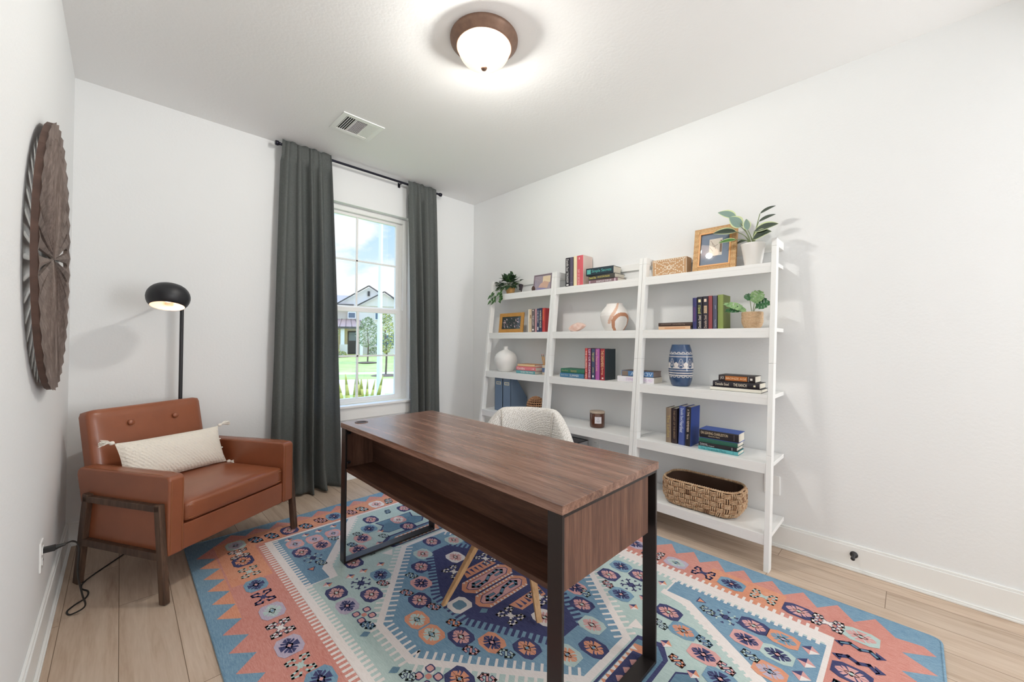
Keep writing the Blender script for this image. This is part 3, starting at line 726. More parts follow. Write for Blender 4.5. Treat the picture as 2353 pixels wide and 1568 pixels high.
# hooked top and bottom crests
for sg in (1, -1):
    f = lambda pts: [(x, y if sg > 0 else 2*CY-y) for x, y in pts]
    P(f([(1.36, -1.345), (1.33, -1.25), (1.40, -1.20), (1.70, -1.20), (1.77, -1.25), (1.74, -1.345)]), 6.5, 'n')
    P(f([(1.38, -1.335), (1.36, -1.26), (1.41, -1.215), (1.69, -1.215), (1.74, -1.26), (1.72, -1.335)]), 7, 'k')
    P(f([(1.41, -1.332), (1.395, -1.268), (1.43, -1.235), (1.67, -1.235), (1.705, -1.268), (1.69, -1.332)]), 8, 'o')
    for i in range(9):
        x_ = 1.425+.0285*i; P(f([(x_, -1.332), (x_+.022, -1.332), (x_+.011, -1.305)]), 8.5, 'w'); P(f([(x_, -1.240), (x_+.022, -1.240), (x_+.011, -1.262)]), 8.5, 'w')
    P(f([(1.45, -1.318), (1.44, -1.275), (1.47, -1.255), (1.63, -1.255), (1.66, -1.275), (1.65, -1.318)]), 9, 'n')
    for cx_ in (1.50, 1.55, 1.60): P(f([(cx_-.018, -1.287), (cx_, -1.27), (cx_+.018, -1.287), (cx_, -1.305)]), 9.5, 'p')
    P(f([(1.43, -1.16), (1.67, -1.16), (1.71, -1.11), (1.66, -1.05), (1.68, -.98), (1.42, -.98), (1.44, -1.05), (1.39, -1.11)]), 6.3, 'n')
    P(f([(1.437, -1.155), (1.663, -1.155), (1.70, -1.11), (1.65, -1.05), (1.67, -.985), (1.43, -.985), (1.45, -1.05), (1.40, -1.11)]), 6.6, 'k')
# ---- motifs
def octo(x, y, w, h, c, layer, cut=.34):
    a, b = w/2, h/2
    P([(x-a*(1-cut), y+b), (x+a*(1-cut), y+b), (x+a, y+b*(1-cut*1.4)), (x+a, y-b*(1-cut*1.4)), (x+a*(1-cut), y-b), (x-a*(1-cut), y-b), (x-a, y-b*(1-cut*1.4)), (x-a, y+b*(1-cut*1.4))], layer, c)
def star(x, y, w, h, c, c2, layer):
    w *= 1.06; h *= 1.03
    a, b = w/2, h/2
    P([(x-a*.38, y), (x, y+b*.5), (x+a*.38, y), (x, y-b*.5)], layer, c)
    for sx in (-1, 1):
        P([(x+sx*a*.15, y+b*.10), (x+sx*a*.85, y+b*.34), (x+sx*a*.85, y-b*.34), (x+sx*a*.15, y-b*.10)], layer, c)
        for sy in (-1, 1):
            P([(x+sx*a*.10, y+sy*b*.12), (x+sx*a*.62, y+sy*b*.40), (x+sx*a*.62, y+sy*b*.62), (x+sx*a*.08, y+sy*b*.38)], layer, c)
            P([(x+sx*a*.02, y+sy*b*.28), (x+sx*a*.42, y+sy*b*.66), (x+sx*a*.10, y+sy*b*.92), (x+sx*a*.02, y+sy*b*.9)], layer, c)
    P([(x-a*.2, y), (x, y+b*.2), (x+a*.2, y), (x, y-b*.2)], layer+.3, c2)
def stroke(pts, w, c, layer):
    for i in range(len(pts)-1):
        a = Vector(pts[i]); b = Vector(pts[i+1]); d = (b-a).normalized()*w/2; n = Vector((-d.y, d.x))
        P([tuple(a-d-n), tuple(a-d+n), tuple(b+d+n), tuple(b+d-n)], layer, c)
def sshape(x, y, c, layer, s=1, k=1):
    pts = [(-.016, .010), (-.016, .024), (.002, .026), (.012, .012), (-.010, -.012), (.002, -.026), (.018, -.024), (.018, -.008)]
    pts = [(x+k*a*s, y+b*s) for a, b in pts]
    stroke(pts, .0145*s, 'n', layer); stroke(pts, .0080*s, c, layer+.3)
def fourhook(x, y, c, layer):
    W_ = 'n' if c in 'w' else c
    for sx in (-1, 1):
        for sy in (-1, 1):
            pts = [(0, 0), (.018, .022), (.036, .030), (.038, .048), (.014, .052), (.010, .040)]
            pts = [(x+sx*a, y+sy*b*.92) for a, b in pts]
            if c == 'w': stroke(pts, .0150, 'n', layer)
            stroke(pts, .0095, c, layer+.2)
    P([(x-.012, y), (x, y+.02), (x+.012, y), (x, y-.02)], layer+.3, c)
CEN = {'p': 's', 'o': 'b', 'n': 'p', 's': 'b', 'l': 'b', 'b': 'l', 'r': 's', 'w': 'p'}
def motif(k, x, y, border=False):
    Lh = 11; z = 1.08 if border else 1
    if k[0] == 'H': octo(x, y, .088*z, .108*z, k[1], Lh); star(x, y, .070*z, .094*z, k[2], CEN.get(k[2], 'w'), Lh+1)
    elif k[0] == 'S': sshape(x, y, {'w': 's', 'b': 'b', 'p': 'p', 'o': 'o', 'n': 'b'}[k[1]], Lh, 1.35 if border else .95, 1 if (x < CX) else -1)
    elif k[0] == 'K': fourhook(x, y, k[1], Lh)
    elif k == 'T' or k == 'D':
        s_ = .024 if k == 'T' else .030
        P([(x-s_, y), (x, y), (x, y+s_)], Lh, 'p'); P([(x+s_, y), (x, y), (x, y+s_)], Lh, 'n' if k == 'T' else 'n'); P([(x-s_, y), (x, y), (x, y-s_)], Lh, 'w'); P([(x+s_, y), (x, y), (x, y-s_)], Lh, 'o' if k == 'T' else 'p')
    elif k[0] == 'X':
        P([(x-.02, y), (x, y+.028), (x+.02, y), (x, y-.028)], Lh, 'n')
        for sx in (-1, 1):
            for sy in (-1, 1):
                stroke([(x+sx*.008, y+sy*.012), (x+sx*.024, y+sy*.030), (x+sx*.036, y+sy*.026)], .007, 's' if k == 'X' else 'n', Lh)
                P([(x+sx*.018, y+sy*.042), (x+sx*.034, y+sy*.042), (x+sx*.026, y+sy*.028)], Lh+.2, 'n')
            P([(x+sx*.048, y-.008), (x+sx*.048, y+.008), (x+sx*.034, y)], Lh+.2, 'n'); P([(x-.008, y+sx*.052), (x+.008, y+sx*.052), (x, y+sx*.038)], Lh+.2, 'n')
    elif k[0] == 'A': 
        s_ = 1 if k == 'A' else 1.5
        P([(x-.022*s_, y+.018*s_), (x+.022*s_, y+.018*s_), (x, y-.022*s_)], Lh, 'n' if k == 'A' else 'w'); P([(x-.014*s_, y+.013*s_), (x+.014*s_, y+.013*s_), (x, y-.014*s_)], Lh+.3, 'o' if k == 'A' else 'w')
    elif k == 'F':
        for sx in (-1, 1):
            for sy in (-1, 1): octo(x+sx*.024, y+sy*.026, .032, .036, 'n', Lh); octo(x+sx*.024, y+sy*.026, .022, .026, 'p', Lh+.3)
        octo(x, y, .02, .024, 'r', Lh+.6)
    elif k[0] == 'R': octo(x, y, .10, .10, 'w', Lh+1); octo(x, y, .056, .058, 'k', Lh+2)
    elif k[0] == 'B': P([(x-.022, y+.004), (x+.004, y+.018), (x+.022, y-.004), (x, y-.018)], Lh, 'k')
    elif k[0] == 'Z':
        c = k[1]; pts = [(x-.012, y-.05), (x+.008, y-.03), (x-.008, y), (x+.008, y+.03), (x-.010, y+.055)]
        stroke(pts, .018, 'n', Lh); stroke(pts, .009, 'k' if c == 'b' else 'n', Lh+.3)
        P([(x-.035, y+.05), (x+.01, y+.045), (x-.012, y+.078)], Lh, 'n'); P([(x+.02, y-.045), (x-.03, y-.05), (x-.005, y-.078)], Lh, 'n')
MOT = """Hsl 0.708 -0.690;Kw 0.703 -0.809;Hno 0.703 -0.912;Ks 0.705 -1.052;Hbn 0.703 -1.203;Kn 0.705 -1.334;Hls 0.709 -1.471;Kw 0.705 -1.613;Hln 0.702 -1.746;Ks 0.703 -1.879;Hbn 0.736 -1.994;Sb 0.806 -0.692;Sn 0.889 -0.703;Hnp 0.990 -0.697;Sb 1.082 -0.709;Sp 1.179 -0.689;Hbn 1.268 -0.689;Sp 1.375 -0.702;Sw 1.455 -0.704;Hwp 1.569 -0.695;Sw 1.663 -0.702;T 0.949 -0.830;T 1.042 -0.836;T 1.118 -0.836;T 1.210 -0.832;Hpl 0.962 -0.909;Hpl 1.064 -0.927;Hpl 1.173 -0.932;Hnp 0.960 -1.033;Hpn 1.072 -1.028;Sw 1.149 -0.995;X 0.986 -1.140;Sw 1.001 -1.221;A 0.945 -1.253;Hnp 1.426 -0.909;Hbn 1.361 -1.024;Hpn 1.277 -1.118;Sw 1.277 -1.047;Sw 1.383 -1.178;T 1.398 -1.105;Sb 1.199 -1.150;Hpn 1.203 -1.230;Hnp 1.127 -1.343;T 1.224 -1.458;T 1.131 -1.454;Hbn 1.179 -1.549;T 1.062 -1.456;Xn 1.077 -1.547;T 0.954 -1.446;Sp 1.155 -1.622;Hnp 0.961 -1.541;Hnp 1.075 -1.668;Hln 0.960 -1.669;F 0.989 -1.779;Sb 0.971 -1.852;Bb 0.941 -1.894;Hpw 1.559 -1.037;Hnp 1.558 -1.167;Sb 1.569 -0.870;Hnp 1.680 -0.900;Aw 1.313 -1.385;Hnp 1.557 -1.442;Hsp 1.663 -1.517;Hsp 1.444 -1.524;Hnp 1.368 -1.630;Sw 1.289 -1.665;Hpn 1.291 -1.754;Sp 1.200 -1.772;Hnp 1.216 -1.862;Sp 1.236 -1.945;Hos 1.139 -1.967;Hos 1.136 -2.084;So 1.240 -2.093;Hnp 1.214 -2.178;Sp 1.197 -2.262;Hon 1.284 -2.288;Sw 1.284 -2.369;Hno 1.363 -2.406;Hwp 1.556 -1.679;Kw 1.466 -1.787;Rw 1.328 -2.018;Bw 1.382 -2.124;Kw 1.446 -2.230;Kw 1.666 -1.807;Bb 0.940 -2.140;Sw 0.963 -2.197;F 1.014 -2.250;Hno 1.087 -2.336;Sp 1.157 -2.404;Hpn 1.812 -2.306;Sw 1.815 -2.364;Hnp 1.732 -2.404;Hsp 1.654 -2.511;Hno 1.552 -2.587;Hso 1.450 -2.536;Hbn 2.140 -2.368;Hnp 2.026 -2.365;Sp 1.953 -2.405;Xn 2.029 -2.488;Hbn 1.927 -2.491;Hnp 2.136 -2.482;T 2.155 -2.591;T 1.982 -2.579;T 1.887 -2.578;Hnp 1.967 -2.704;Sw 1.870 -2.713;Hbo 1.898 -2.796;T 1.778 -2.777;Sb 1.902 -2.879;Hpn 1.827 -2.902;So 1.725 -2.843;Sp 1.821 -2.985;T 1.706 -2.910;Hbn 1.753 -2.986;Aw 1.790 -2.650;A 2.153 -2.779;Sw 2.105 -2.822;X 2.115 -2.893;Hnp 2.144 -2.994;Hpn 2.034 -2.994;Hob 2.143 -3.100;Hsn 2.033 -3.102;Sw 1.952 -3.030;Hol 1.919 -3.101;D 2.151 -3.188;D 2.063 -3.188;D 1.979 -3.186;Hln 2.413 -2.307;Kw 2.389 -2.430;Hls 2.388 -2.561;Kn 2.395 -2.701;Hbn 2.397 -2.834;Ks 2.398 -2.973;Hnp 2.394 -3.110;Kw 2.392 -3.212;Hsp 2.389 -3.320;Zb 2.302 -3.323;Zn 2.209 -3.325;Hnp 2.120 -3.313"""
seen = []
for q in MOT.split(';'):
    k, x, y = q.split(); seen.append((k, float(x), float(y)))
extra = []
for k, x, y in seen:
    X, Y = 2*CX-x, 2*CY-y
    if all((X-a)**2+(Y-b)**2 > .078**2 for _, a, b in seen) and not (1.36 < X < 1.74 and (-1.36 < Y < -1.16 or -2.86 < Y < -2.66)) and FY0-.12 < Y < FY1+.12: extra.append((k, X, Y)); 
for k, x, y in seen + extra:
    bd = x < .8 or x > 2.3 or y > -.77 or y < -3.25
    motif(k, x, y, bd)
# the two S cartouches and comb flanks in the heart
for cx_, cy_, kk in ((1.556, -1.952, 1), (1.540, -2.075, -1)):
    def ca(w, h, c, l): P([(cx_-w/2+.035, cy_+h/2), (cx_+w/2-.035, cy_+h/2), (cx_+w/2, cy_+h*.12), (cx_+w/2, cy_-h*.12), (cx_+w/2-.035, cy_-h/2), (cx_-w/2+.035, cy_-h/2), (cx_-w/2, cy_-h*.12), (cx_-w/2, cy_+h*.12)], l, c)
    ca(.31, .112, 'o', 12)
    for i in range(12):
        x_ = cx_-.12+.021*i; P([(x_, cy_+.055), (x_+.014, cy_+.055), (x_+.007, cy_+.040)], 12.3, 'w'); P([(x_, cy_-.055), (x_+.014, cy_-.055), (x_+.007, cy_-.040)], 12.3, 'w')
    ca(.262, .076, 'n', 13); ca(.254, .069, 'p', 13.3)
    pts = [(-.048, .010), (-.082, .012), (-.098, -.006), (-.080, -.022), (-.052, -.016), (-.02, -.012), (.02, .012), (.052, .016), (.080, .022), (.098, .006), (.082, -.012), (.048, -.010)]
    pts = [(cx_+a, cy_+b) for a, b in pts]; stroke(pts, .0175, 'n', 14); stroke(pts, .0125, 'k', 14.4)
for cx_, cy_, sg in ((1.580, -1.850, 1), (1.590, -2.205, -1)):
    P([(cx_-.10, cy_-.03*sg), (cx_+.10, cy_-.03*sg), (cx_+.08, cy_+.035*sg), (cx_-.08, cy_+.035*sg)], 11, 'o')
    for i in range(6): x_ = cx_-.075+.028*i; P([(x_, cy_+.02*sg), (x_+.016, cy_+.02*sg), (x_+.008, cy_-.026*sg)], 11.5, 'n')
rug = rg.build('area_rug', [RM[k] for k in RK])
tag(rug, 'blue, coral and sage kilim area rug with geometric medallions under the desk', 'rug')
RT = RZ + .006    # the pile height the furniture stands on

# ------------------------------------------------------------------ desk
X0, X1, Y0, Y1, ZD = 1.0746, 1.6573, -2.802, -1.2754, .763
t = thing('desk', 'long walnut desk with black metal leg frames standing on the patterned rug', 'desk', ((X0+X1)/2, (Y0+Y1)/2, RZ))
g = G(); g.box(X0, X1, Y0, Y1, ZD-.027, ZD); g.build('desktop', M['deskx'], t, bevel=.0015)
def legframe(ya, yb):
    T_ = .011; zb = RZ+.0062; zt = ZD-.0275
    g = G(); g.box(X0+.004, X0+.004+T_, ya, yb, zb, zt); g.build('leg', M['blackmetal'], t, bevel=.0012)
    g = G(); g.box(X1-.006-T_, X1-.006, ya, yb, zb, zt); g.build('leg', M['blackmetal'], t, bevel=.0012)
    g = G(); g.box(X0+.004+T_, X1-.006-T_, ya, yb, zb, zb+.011); g.build('foot_bar', M['blackmetal'], t, bevel=.0012)
    g = G(); g.box(X0+.004+T_, X1-.006-T_, ya, yb, zt-.011, zt); g.build('top_bar', M['blackmetal'], t, bevel=.0012)
legframe(Y0+.004, Y0+.056); legframe(Y1-.056, Y1-.004)
g = G(); g.box(X0+.016, X1-.045, Y0+.020, Y0+.036, .506, ZD-.039); g.build('end_panel', M['deskside'], t, bevel=.001)
g = G(); g.box(X0+.016, X1-.045, Y1-.036, Y1-.020, .506, ZD-.039); g.build('end_panel', M['deskside'], t, bevel=.001)
g = G(); g.box(X0+.010, 1.262, Y0+.036, Y1-.036, .506, .522); g.build('bottom_panel', M['deskin'], t, bevel=.001)
g = G(); g.box(1.245, 1.260, Y0+.036, Y1-.036, .522, ZD-.028); g.build('back_panel', M['deskin'], t)
for ya, yb in ((Y0+.036, Y0+.285), (Y1-.44, Y1-.036)):
    g = G(); g.box(1.262, 1.595, ya+.004, yb-.004, .524, ZD-.030); g.box(1.595, 1.612, ya+.002, yb-.002, .510, ZD-.030); d_ = g.build('drawer', M['deskin'], t, bevel=.001)
    g = G(); g.tube([(1.612, (ya+yb)/2-.06, .62), (1.63, (ya+yb)/2-.06, .62), (1.63, (ya+yb)/2+.06, .62), (1.612, (ya+yb)/2+.06, .62)], .004, 8); g.build('handle', M['blackmetal'], d_)
gx, gy = 1.160, -1.345
g = G(); g.lathe([(.024, .0), (.024, .0022), (.033, .0026), (.035, .0)], 32, (gx, gy, ZD)); g.lathe([(.0235, .0004), (.001, .0004)], 32, (gx, gy, ZD), m=1); g.build('cable_grommet', [pbr('grommet_brown', '5D4438', .4), cm('1B1310')], t)
for z in (.555, ZD-.05):
    for y_, s_ in ((Y1-.022, -1),):
        g = G(); g.T = Matrix.Translation((X0+.016, Y1-.058, z)) @ Matrix.Rotation(pi/2, 4, 'Y'); g.lathe([(.001, .016), (.007, .015), (.008, .0)], 14); g.build('bolt', M['black'], t)

# ------------------------------------------------------------------ desk chair
SCh = Vector((1.63, -2.09, 0)); fa = atan2(-.52, -.85)     # facing direction
boucle = None
def boucle_mat():
    m, nt, out = new_mat('white_boucle'); b = nt.nodes.new('ShaderNodeBsdfPrincipled'); L(nt, b, 'BSDF', out, 'Surface'); b.inputs['Roughness'].default_value = .95; b.inputs['Specular IOR Level'].default_value = .15
    tc = nt.nodes.new('ShaderNodeTexCoord'); mp = nt.nodes.new('ShaderNodeMapping'); L(nt, tc, 'Object', mp, 'Vector'); mp.inputs['Rotation'].default_value = (.5, .6, .7)
    v = N(nt, 'ShaderNodeTexVoronoi', i_Scale=130.0, i_Randomness=.35); L(nt, mp, 'Vector', v, 'Vector')
    r_ = nt.nodes.new('ShaderNodeValToRGB'); L(nt, v, 'Distance', r_, 'Fac'); e = r_.color_ramp.elements; e[0].color = lin('F1EFEC'); e[1].color = lin('B9B4AD'); e[1].position = .8; L(nt, r_, 'Color', b, 'Base Color')
    bp = N(nt, 'ShaderNodeBump', i_Strength=.8, i_Distance=.004, invert=True); L(nt, v, 'Distance', bp, 'Height'); L(nt, bp, 'Normal', b, 'Normal'); return m
boucle = boucle_mat()
t = thing('desk_chair', 'white boucle tub chair with splayed oak legs tucked under the walnut desk', 'chair', (SCh.x, SCh.y, RZ), rz=fa)
# local frame: +x is the way the chair faces
def shell(g, n=64, a0=118):
    # wrap-around back: phi measured from the rear, height falls towards the front
    sec = 18
    def fn(u, v):
        ph = rad(-a0 + 2*a0*u); c = abs(-a0+2*a0*u)/a0
        q0 = max(0, min(1, (c-.22)/.42)); ztop = .832 - .225*(q0*q0*(3-2*q0))
        zb = .47; th = .062 + .016*min(1, c*1.6); R0 = .238
        hh = (ztop-zb)/2; zc = (ztop+zb)/2; q = 2*pi*v
        # stadium-shaped cross section
        cx_ = cos(q); cz_ = sin(q); p_ = .45
        lx = abs(cx_)**p_*(1 if cx_ > 0 else -1)*th/2; lz = abs(cz_)**.75*(1 if cz_ > 0 else -1)*hh
        lean = .055*(lz/hh+1)/2*(1-c*.6)
        r = R0+lx+lean
        endt = 1-max(0, (c-.93)/.07)**2*.5
        return (-r*cos(ph)*1.0, r*sin(ph)*1.04, zc+lz*endt)
    g.grid(fn, n, 28); 
g = G(); shell(g); g.build('backrest', boucle, t, local=True)
for a in (-34, 34):
    g = G()
    ph = rad(a); pts = []
    for k in range(9):
        z = .56+.26*k/8; r = .238-.033+.055*((z-.47)/.37)*.75
        if k == 8: r += .008
        pts.append((-r*cos(ph), r*sin(ph)*1.04, z))
    g.tube(pts, .0035, 6); g.build('seam', cm('BDB8B0', .9), t, local=True)
g = G(); g.rbox((.01, 0, .475), (.43, .43, .11), .05, 12, (0, 0, .012)); g.build('seat', boucle, t, local=True)
g = G(); g.lathe([(.001, .40), (.10, .40), (.17, .415), (.19, .425), (.001, .43)], 30); g.build('seat_hub', M['black'], t, local=True)
Li = (Matrix.Translation(SCh) @ Matrix.Rotation(fa, 4, 'Z')).inverted()
feet = [(1.262, -1.985), (1.492, -2.355)]
lf = [Li @ Vector((a, b, 0)) for a, b in feet]
lf += [Vector((-.30, q.y*.95, 0)) for q in lf]
for q in lf:
    top = Vector((q.x*.30, q.y*.28, .415)); ft = Vector((q.x, q.y, RZ+.0065)); d = (top-ft); d.normalize()
    sd = Vector((-q.y, q.x, 0)).normalized(); o_ = d.cross(sd).normalized()
    def ring(c, w, h): return [c-sd*w-o_*h, c+sd*w-o_*h, c+sd*w+o_*h, c-sd*w+o_*h]
    pts = ring(ft, .0125, .010) + ring(top, .019, .017)
    for i in range(4): pts[i].z = RZ+.0065
    g = G(); g.hexa(pts); g.build('leg', M['oak'], t, local=True, bevel=.003, seg=3)
# ------------------------------------------------------------------ three leaning ladder shelf units
ZS = [1.675, 1.300, .927, .558, .187]; UW = .811; UY = [-.505, -1.316, -2.127]
fx = lambda z: 2.655 + .111*z
BX = W-.0145
def make_unit():
    t = thing('ladder_shelf', 'x', 'shelf unit', (2.85, UY[0]-UW/2, 0), 'white leaning ladder shelf units along the right wall')
    y0, y1 = UY[0]-UW+.001, UY[0]-.001
    for ya, yb in ((y1-.0255, y1), (y0, y0+.0255)):
        g = G()
        for za, zb in ((0, .6), (.6008, 1.1), (1.1008, 1.77), (1.7708, 1.815)):
            g.hexa([(fx(za), ya, za), (fx(za)+.052, ya, za), (fx(za)+.052, yb, za), (fx(za), yb, za), (fx(zb), ya, zb), (fx(zb)+.052, ya, zb), (fx(zb)+.052, yb, zb), (fx(zb), yb, zb)])
        g.build('leg', M['white'], t, bevel=.0012)
        g = G(); g.box(fx(1.79)+.052, W-.002, ya, yb, 1.768, 1.814); g.build('top_arm', M['white'], t, bevel=.001)
    for z in ZS:
        g = G(); f = fx(z-.028)+.0035
        g.box(f, BX, y0+.026, y1-.026, z-.022, z); g.box(f, f+.02, y0+.026, y1-.026, z-.057, z-.022)
        if z < 1.6: g.box(fx(z)+.054, BX, y0+.001, y0+.026, z-.022, z); g.box(fx(z)+.054, BX, y1-.026, y1-.001, z-.022, z)
        else: g.box(fx(z)+.054, BX, y0+.001, y0+.026, z-.022, z); g.box(fx(z)+.054, BX, y1-.026, y1-.001, z-.022, z)
        g.build('shelf', M['white'], t, bevel=.001)
    g = G(); g.box(W-.020, W-.002, y0+.026, y1-.026, 1.768, 1.818); g.build('back_rail', M['white'], t, bevel=.001)
    return t
u0 = make_unit(); units = [u0]
for i in (1, 2):
    r = u0.copy(); COL.objects.link(r); r.location = (2.85, UY[i]-UW/2, 0); units.append(r)
    for ch in list(u0.children):
        c = ch.copy(); COL.objects.link(c); c.parent = r
for u, s in zip(units, ('white leaning ladder shelf unit nearest the window corner, holding two blue magazine files', 'middle white leaning ladder shelf unit, behind the desk chair',
                        'white leaning ladder shelf unit nearest the camera, with the woven basket on its bottom shelf')): u['label'] = s

# ------------------------------------------------------------------ books
def book(label, kind, x, y0, y1, z0, z1, d, cover, spine=None, title=None, group=None, cat='book', tc='E8D9A0', lean=0, pagecol=None, rot=0, decor=None):
    """kind 'up': thickness along y; 'flat': thickness along z. y0 > y1, x = spine plane"""
    ya, yb = min(y0, y1), max(y0, y1); t = thing('book', label, cat, (x+d/2, (ya+yb)/2, z0), group)
    c = cm(cover, .5); s = cm(spine or cover, .45); b = .0022
    T = None
    if lean: T = Matrix.Translation((x, ya, z0)) @ Matrix.Rotation(lean, 4, 'X') @ Matrix.Translation((-x, -ya, -z0))
    if rot: T = Matrix.Translation((x, (ya+yb)/2, z0)) @ Matrix.Rotation(rot, 4, 'Z') @ Matrix.Translation((-x, -(ya+yb)/2, -z0))
    g = G(); g.T = T
    if kind == 'up':
        g.box(x+.001, x+d, ya, ya+b, z0, z1); g.box(x+.001, x+d, yb-b, yb, z0, z1)
        w_ = (yb-ya); pts = [(x+.003, ya), (x, ya+w_*.12), (x-.0012, ya+w_*.5), (x, yb-w_*.12), (x+.003, yb)]
        g.prism(pts, z1-z0, axis=2, base=z0, m=1)
        pg = (x+.003, x+d-.004, ya+b, yb-b, z0+.003, z1-.004)
    else:
        g.box(x+.001, x+d, ya, yb, z0, z0+b); g.box(x+.001, x+d, ya, yb, z1-b, z1)
        w_ = z1-z0; p2 = [(x+.003, z0), (x, z0+w_*.12), (x-.0012, z0+w_*.5), (x, z1-w_*.12), (x+.003, z1)][::-1]
        g.prism(p2, yb-ya, axis=1, base=ya, m=1)
        pg = (x+.003, x+d-.004, ya+.003, yb-.003, z0+b, z1-b)
    cv_ = g.build('cover', [c, s], t)
    g = G(); g.T = T; g.box(*pg); g.build('page_block', pagecol or M['pages'], t)
    for k, ti in enumerate(title or []):
        # (text, start fraction, end fraction, letter height fraction, across offset fraction, upward?, colour)
        tx, f0, f1, hf, off = ti[:5]; upw = ti[5] if len(ti) > 5 else False; col = ti[6] if len(ti) > 6 else tc
        xs = x-.0016
        if kind == 'up':
            Lz = z1-z0; w_ = yb-ya; wd = (f1-f0)*Lz; h_ = hf*w_; cy = (ya+yb)/2 + off*w_
            if upw: o = (xs, cy-h_/2, z0+f0*Lz); u = (0, 0, 1); v = (0, 1, 0)
            else: o = (xs, cy+h_/2, z1-f0*Lz); u = (0, 0, -1); v = (0, -1, 0)
        else:
            Ly = yb-ya; w_ = z1-z0; wd = (f1-f0)*Ly; h_ = hf*w_; o = (xs, yb-f0*Ly, z0+w_*(.5+off)-h_/2); u = (0, -1, 0); v = (0, 0, 1)
        if T: o = T @ Vector(o); R3 = T.to_3x3(); u = R3 @ Vector(u); v = R3 @ Vector(v)
        text(tx, cv_, cm(col, .4), o, u, v, wd, h_, name='spine_title')
    for (f0, f1, h0, h1, col) in (decor or []):
        g = G(); g.T = T
        if kind == 'up': g.box(x-.0017, x-.0005, ya+h0*(yb-ya), ya+h1*(yb-ya), z1-f1*(z1-z0), z1-f0*(z1-z0))
        else: g.box(x-.0017, x-.0005, yb-f1*(yb-ya), yb-f0*(yb-ya), z0+h0*(z1-z0), z0+h1*(z1-z0))
        g.build('spine_panel', cm(col, .5), cv_)
    return t
def stand_row(group, x, z0, rows):
    for (label, y0, y1, z1, d, cov, sp, title, tc, dec) in rows: book(label, 'up', x, y0-.0004, y1+.0004, z0, z1, d, cov, sp, title, group, tc=tc, decor=dec)
g1 = 'upright books on the second shelf of the unit by the window corner'
stand_row(g1, 2.84, 1.3, [
 ('tan and cream book, leftmost of the six upright books right of the gold photo frame', -1.026, -1.066, 1.508, .13, 'D9C2A2', 'D8C3A6', None, 'FFFFFF', [(.0, 1, .72, .98, 'F2E7D6'), (.25, .4, .1, .4, '9C7E5C')]),
 ('charcoal book with white spine lettering, between the tan book and a thin pink book', -1.067, -1.104, 1.508, .12, '5B4F52', '6E6466', [('THE LOST', .28, .72, .5, 0)], 'F4EEE8', [(.04, .08, .3, .7, 'F0E6E0'), (.86, .93, .25, .75, 'F0EBE6')]),
 ('thin pink and maroon book right of the charcoal one, unit by the window corner', -1.105, -1.130, 1.506, .12, '5E3844', 'C79AA0', None, 'FFFFFF', None),
 ('thin navy book with pale spine strip right of the thin pink book', -1.131, -1.156, 1.509, .12, '2A3450', '3C4A6C', [('THE SECRET', .08, .62, .5, 0)], 'EFEDEA', [(.78, .92, .3, .7, 'F2F0EE')]),
 ('navy and cream book just left of the red one, gold frame shelf', -1.157, -1.190, 1.512, .12, '2A2D48', '37405F', [('A PAINTED HOUSE', .1, .82, .62, 0)], 'F3ECD0', None),
 ('red book with orange spine lettering, rightmost of six on the gold frame shelf', -1.192, -1.228, 1.510, .115, 'A63036', 'C2403F', [('ALEXANDRA', .06, .52, .4, .1)], 'F0A458', None)])
g2 = 'stack of three books beside the white vase'
book('slim cream and orange book, topmost of the stack beside the white vase', 'flat', 2.805, -.928, -1.140, .990, 1.011, .135, 'C98E58', 'EBCFA0', None, g2, tc='A8682F')
book('pink paperback with white lettering in the middle of the stack beside the white vase', 'flat', 2.795, -.921, -1.158, .956, .9895, .135, 'E0777F', 'E8838A', [('Carolina', .06, .46, .62, 0), ('-4', .80, .93, .4, 0)], g2, tc='FFFFFF')
book('teal paperback with pale lettering, bottom of the stack beside the white vase', 'flat', 2.795, -.921, -1.150, .927, .9555, .135, '3F8087', '69AAB0', [('WHEN THE WIND', .25, .93, .5, 0)], g2, tc='F3EDE4')
g3 = 'upright books on the top shelf of the middle unit'
stand_row(g3, 2.885, 1.675, [
 ('black book with white lettering, leftmost on the middle unit top shelf', -1.411, -1.455, 1.924, .12, '1E1D22', '26242B', [('Danielle Steel', .05, .46, .55, 0), ('THE RANSOM', .50, .84, .5, 0)], 'F2F0EE', [(.90, .94, .25, .75, 'F2F0EE')]),
 ('slate grey book between the black book and the cream one on the top shelf', -1.456, -1.490, 1.924, .12, '3E3846', '5D566A', None, 'FFFFFF', [(.85, .86, .05, .95, '8D8799')]),
 ('cream yellow book beside the salmon red one on the top shelf', -1.495, -1.527, 1.926, .13, 'EFE1B8', 'F3E3BC', None, 'FFFFFF', None),
 ('thick salmon red book, rightmost upright on the top shelf of the middle unit', -1.528, -1.593, 1.926, .13, 'D9C3BA', 'D8616A', [('DAY OF DECISION', .46, .96, .3, .18), ('I', .06, .13, .12, .1)], 'F8D8D2', None)])
g4 = 'stack of three books on the top shelf of the middle unit'
book('dark book with large teal script lettering, topmost of the top-shelf stack', 'flat', 2.862, -1.640, -1.880, 1.7415, 1.800, .125, '1D2B36', '22343F', [('Simple Secrets', .22, .93, .5, 0)], g4, tc='5FC0B8', rot=rad(3), decor=[(.04, .18, .2, .8, '5FB0A8')])
book('grey-black book with yellow lettering in the middle of the top-shelf stack', 'flat', 2.866, -1.655, -1.895, 1.7065, 1.741, .145, '3A3836', '4B4A46', [('Daniel Silva', .03, .30, .5, 0), ('MOSCOW RULES', .36, .82, .34, 0)], g4, tc='EBDD6E', rot=rad(-2))
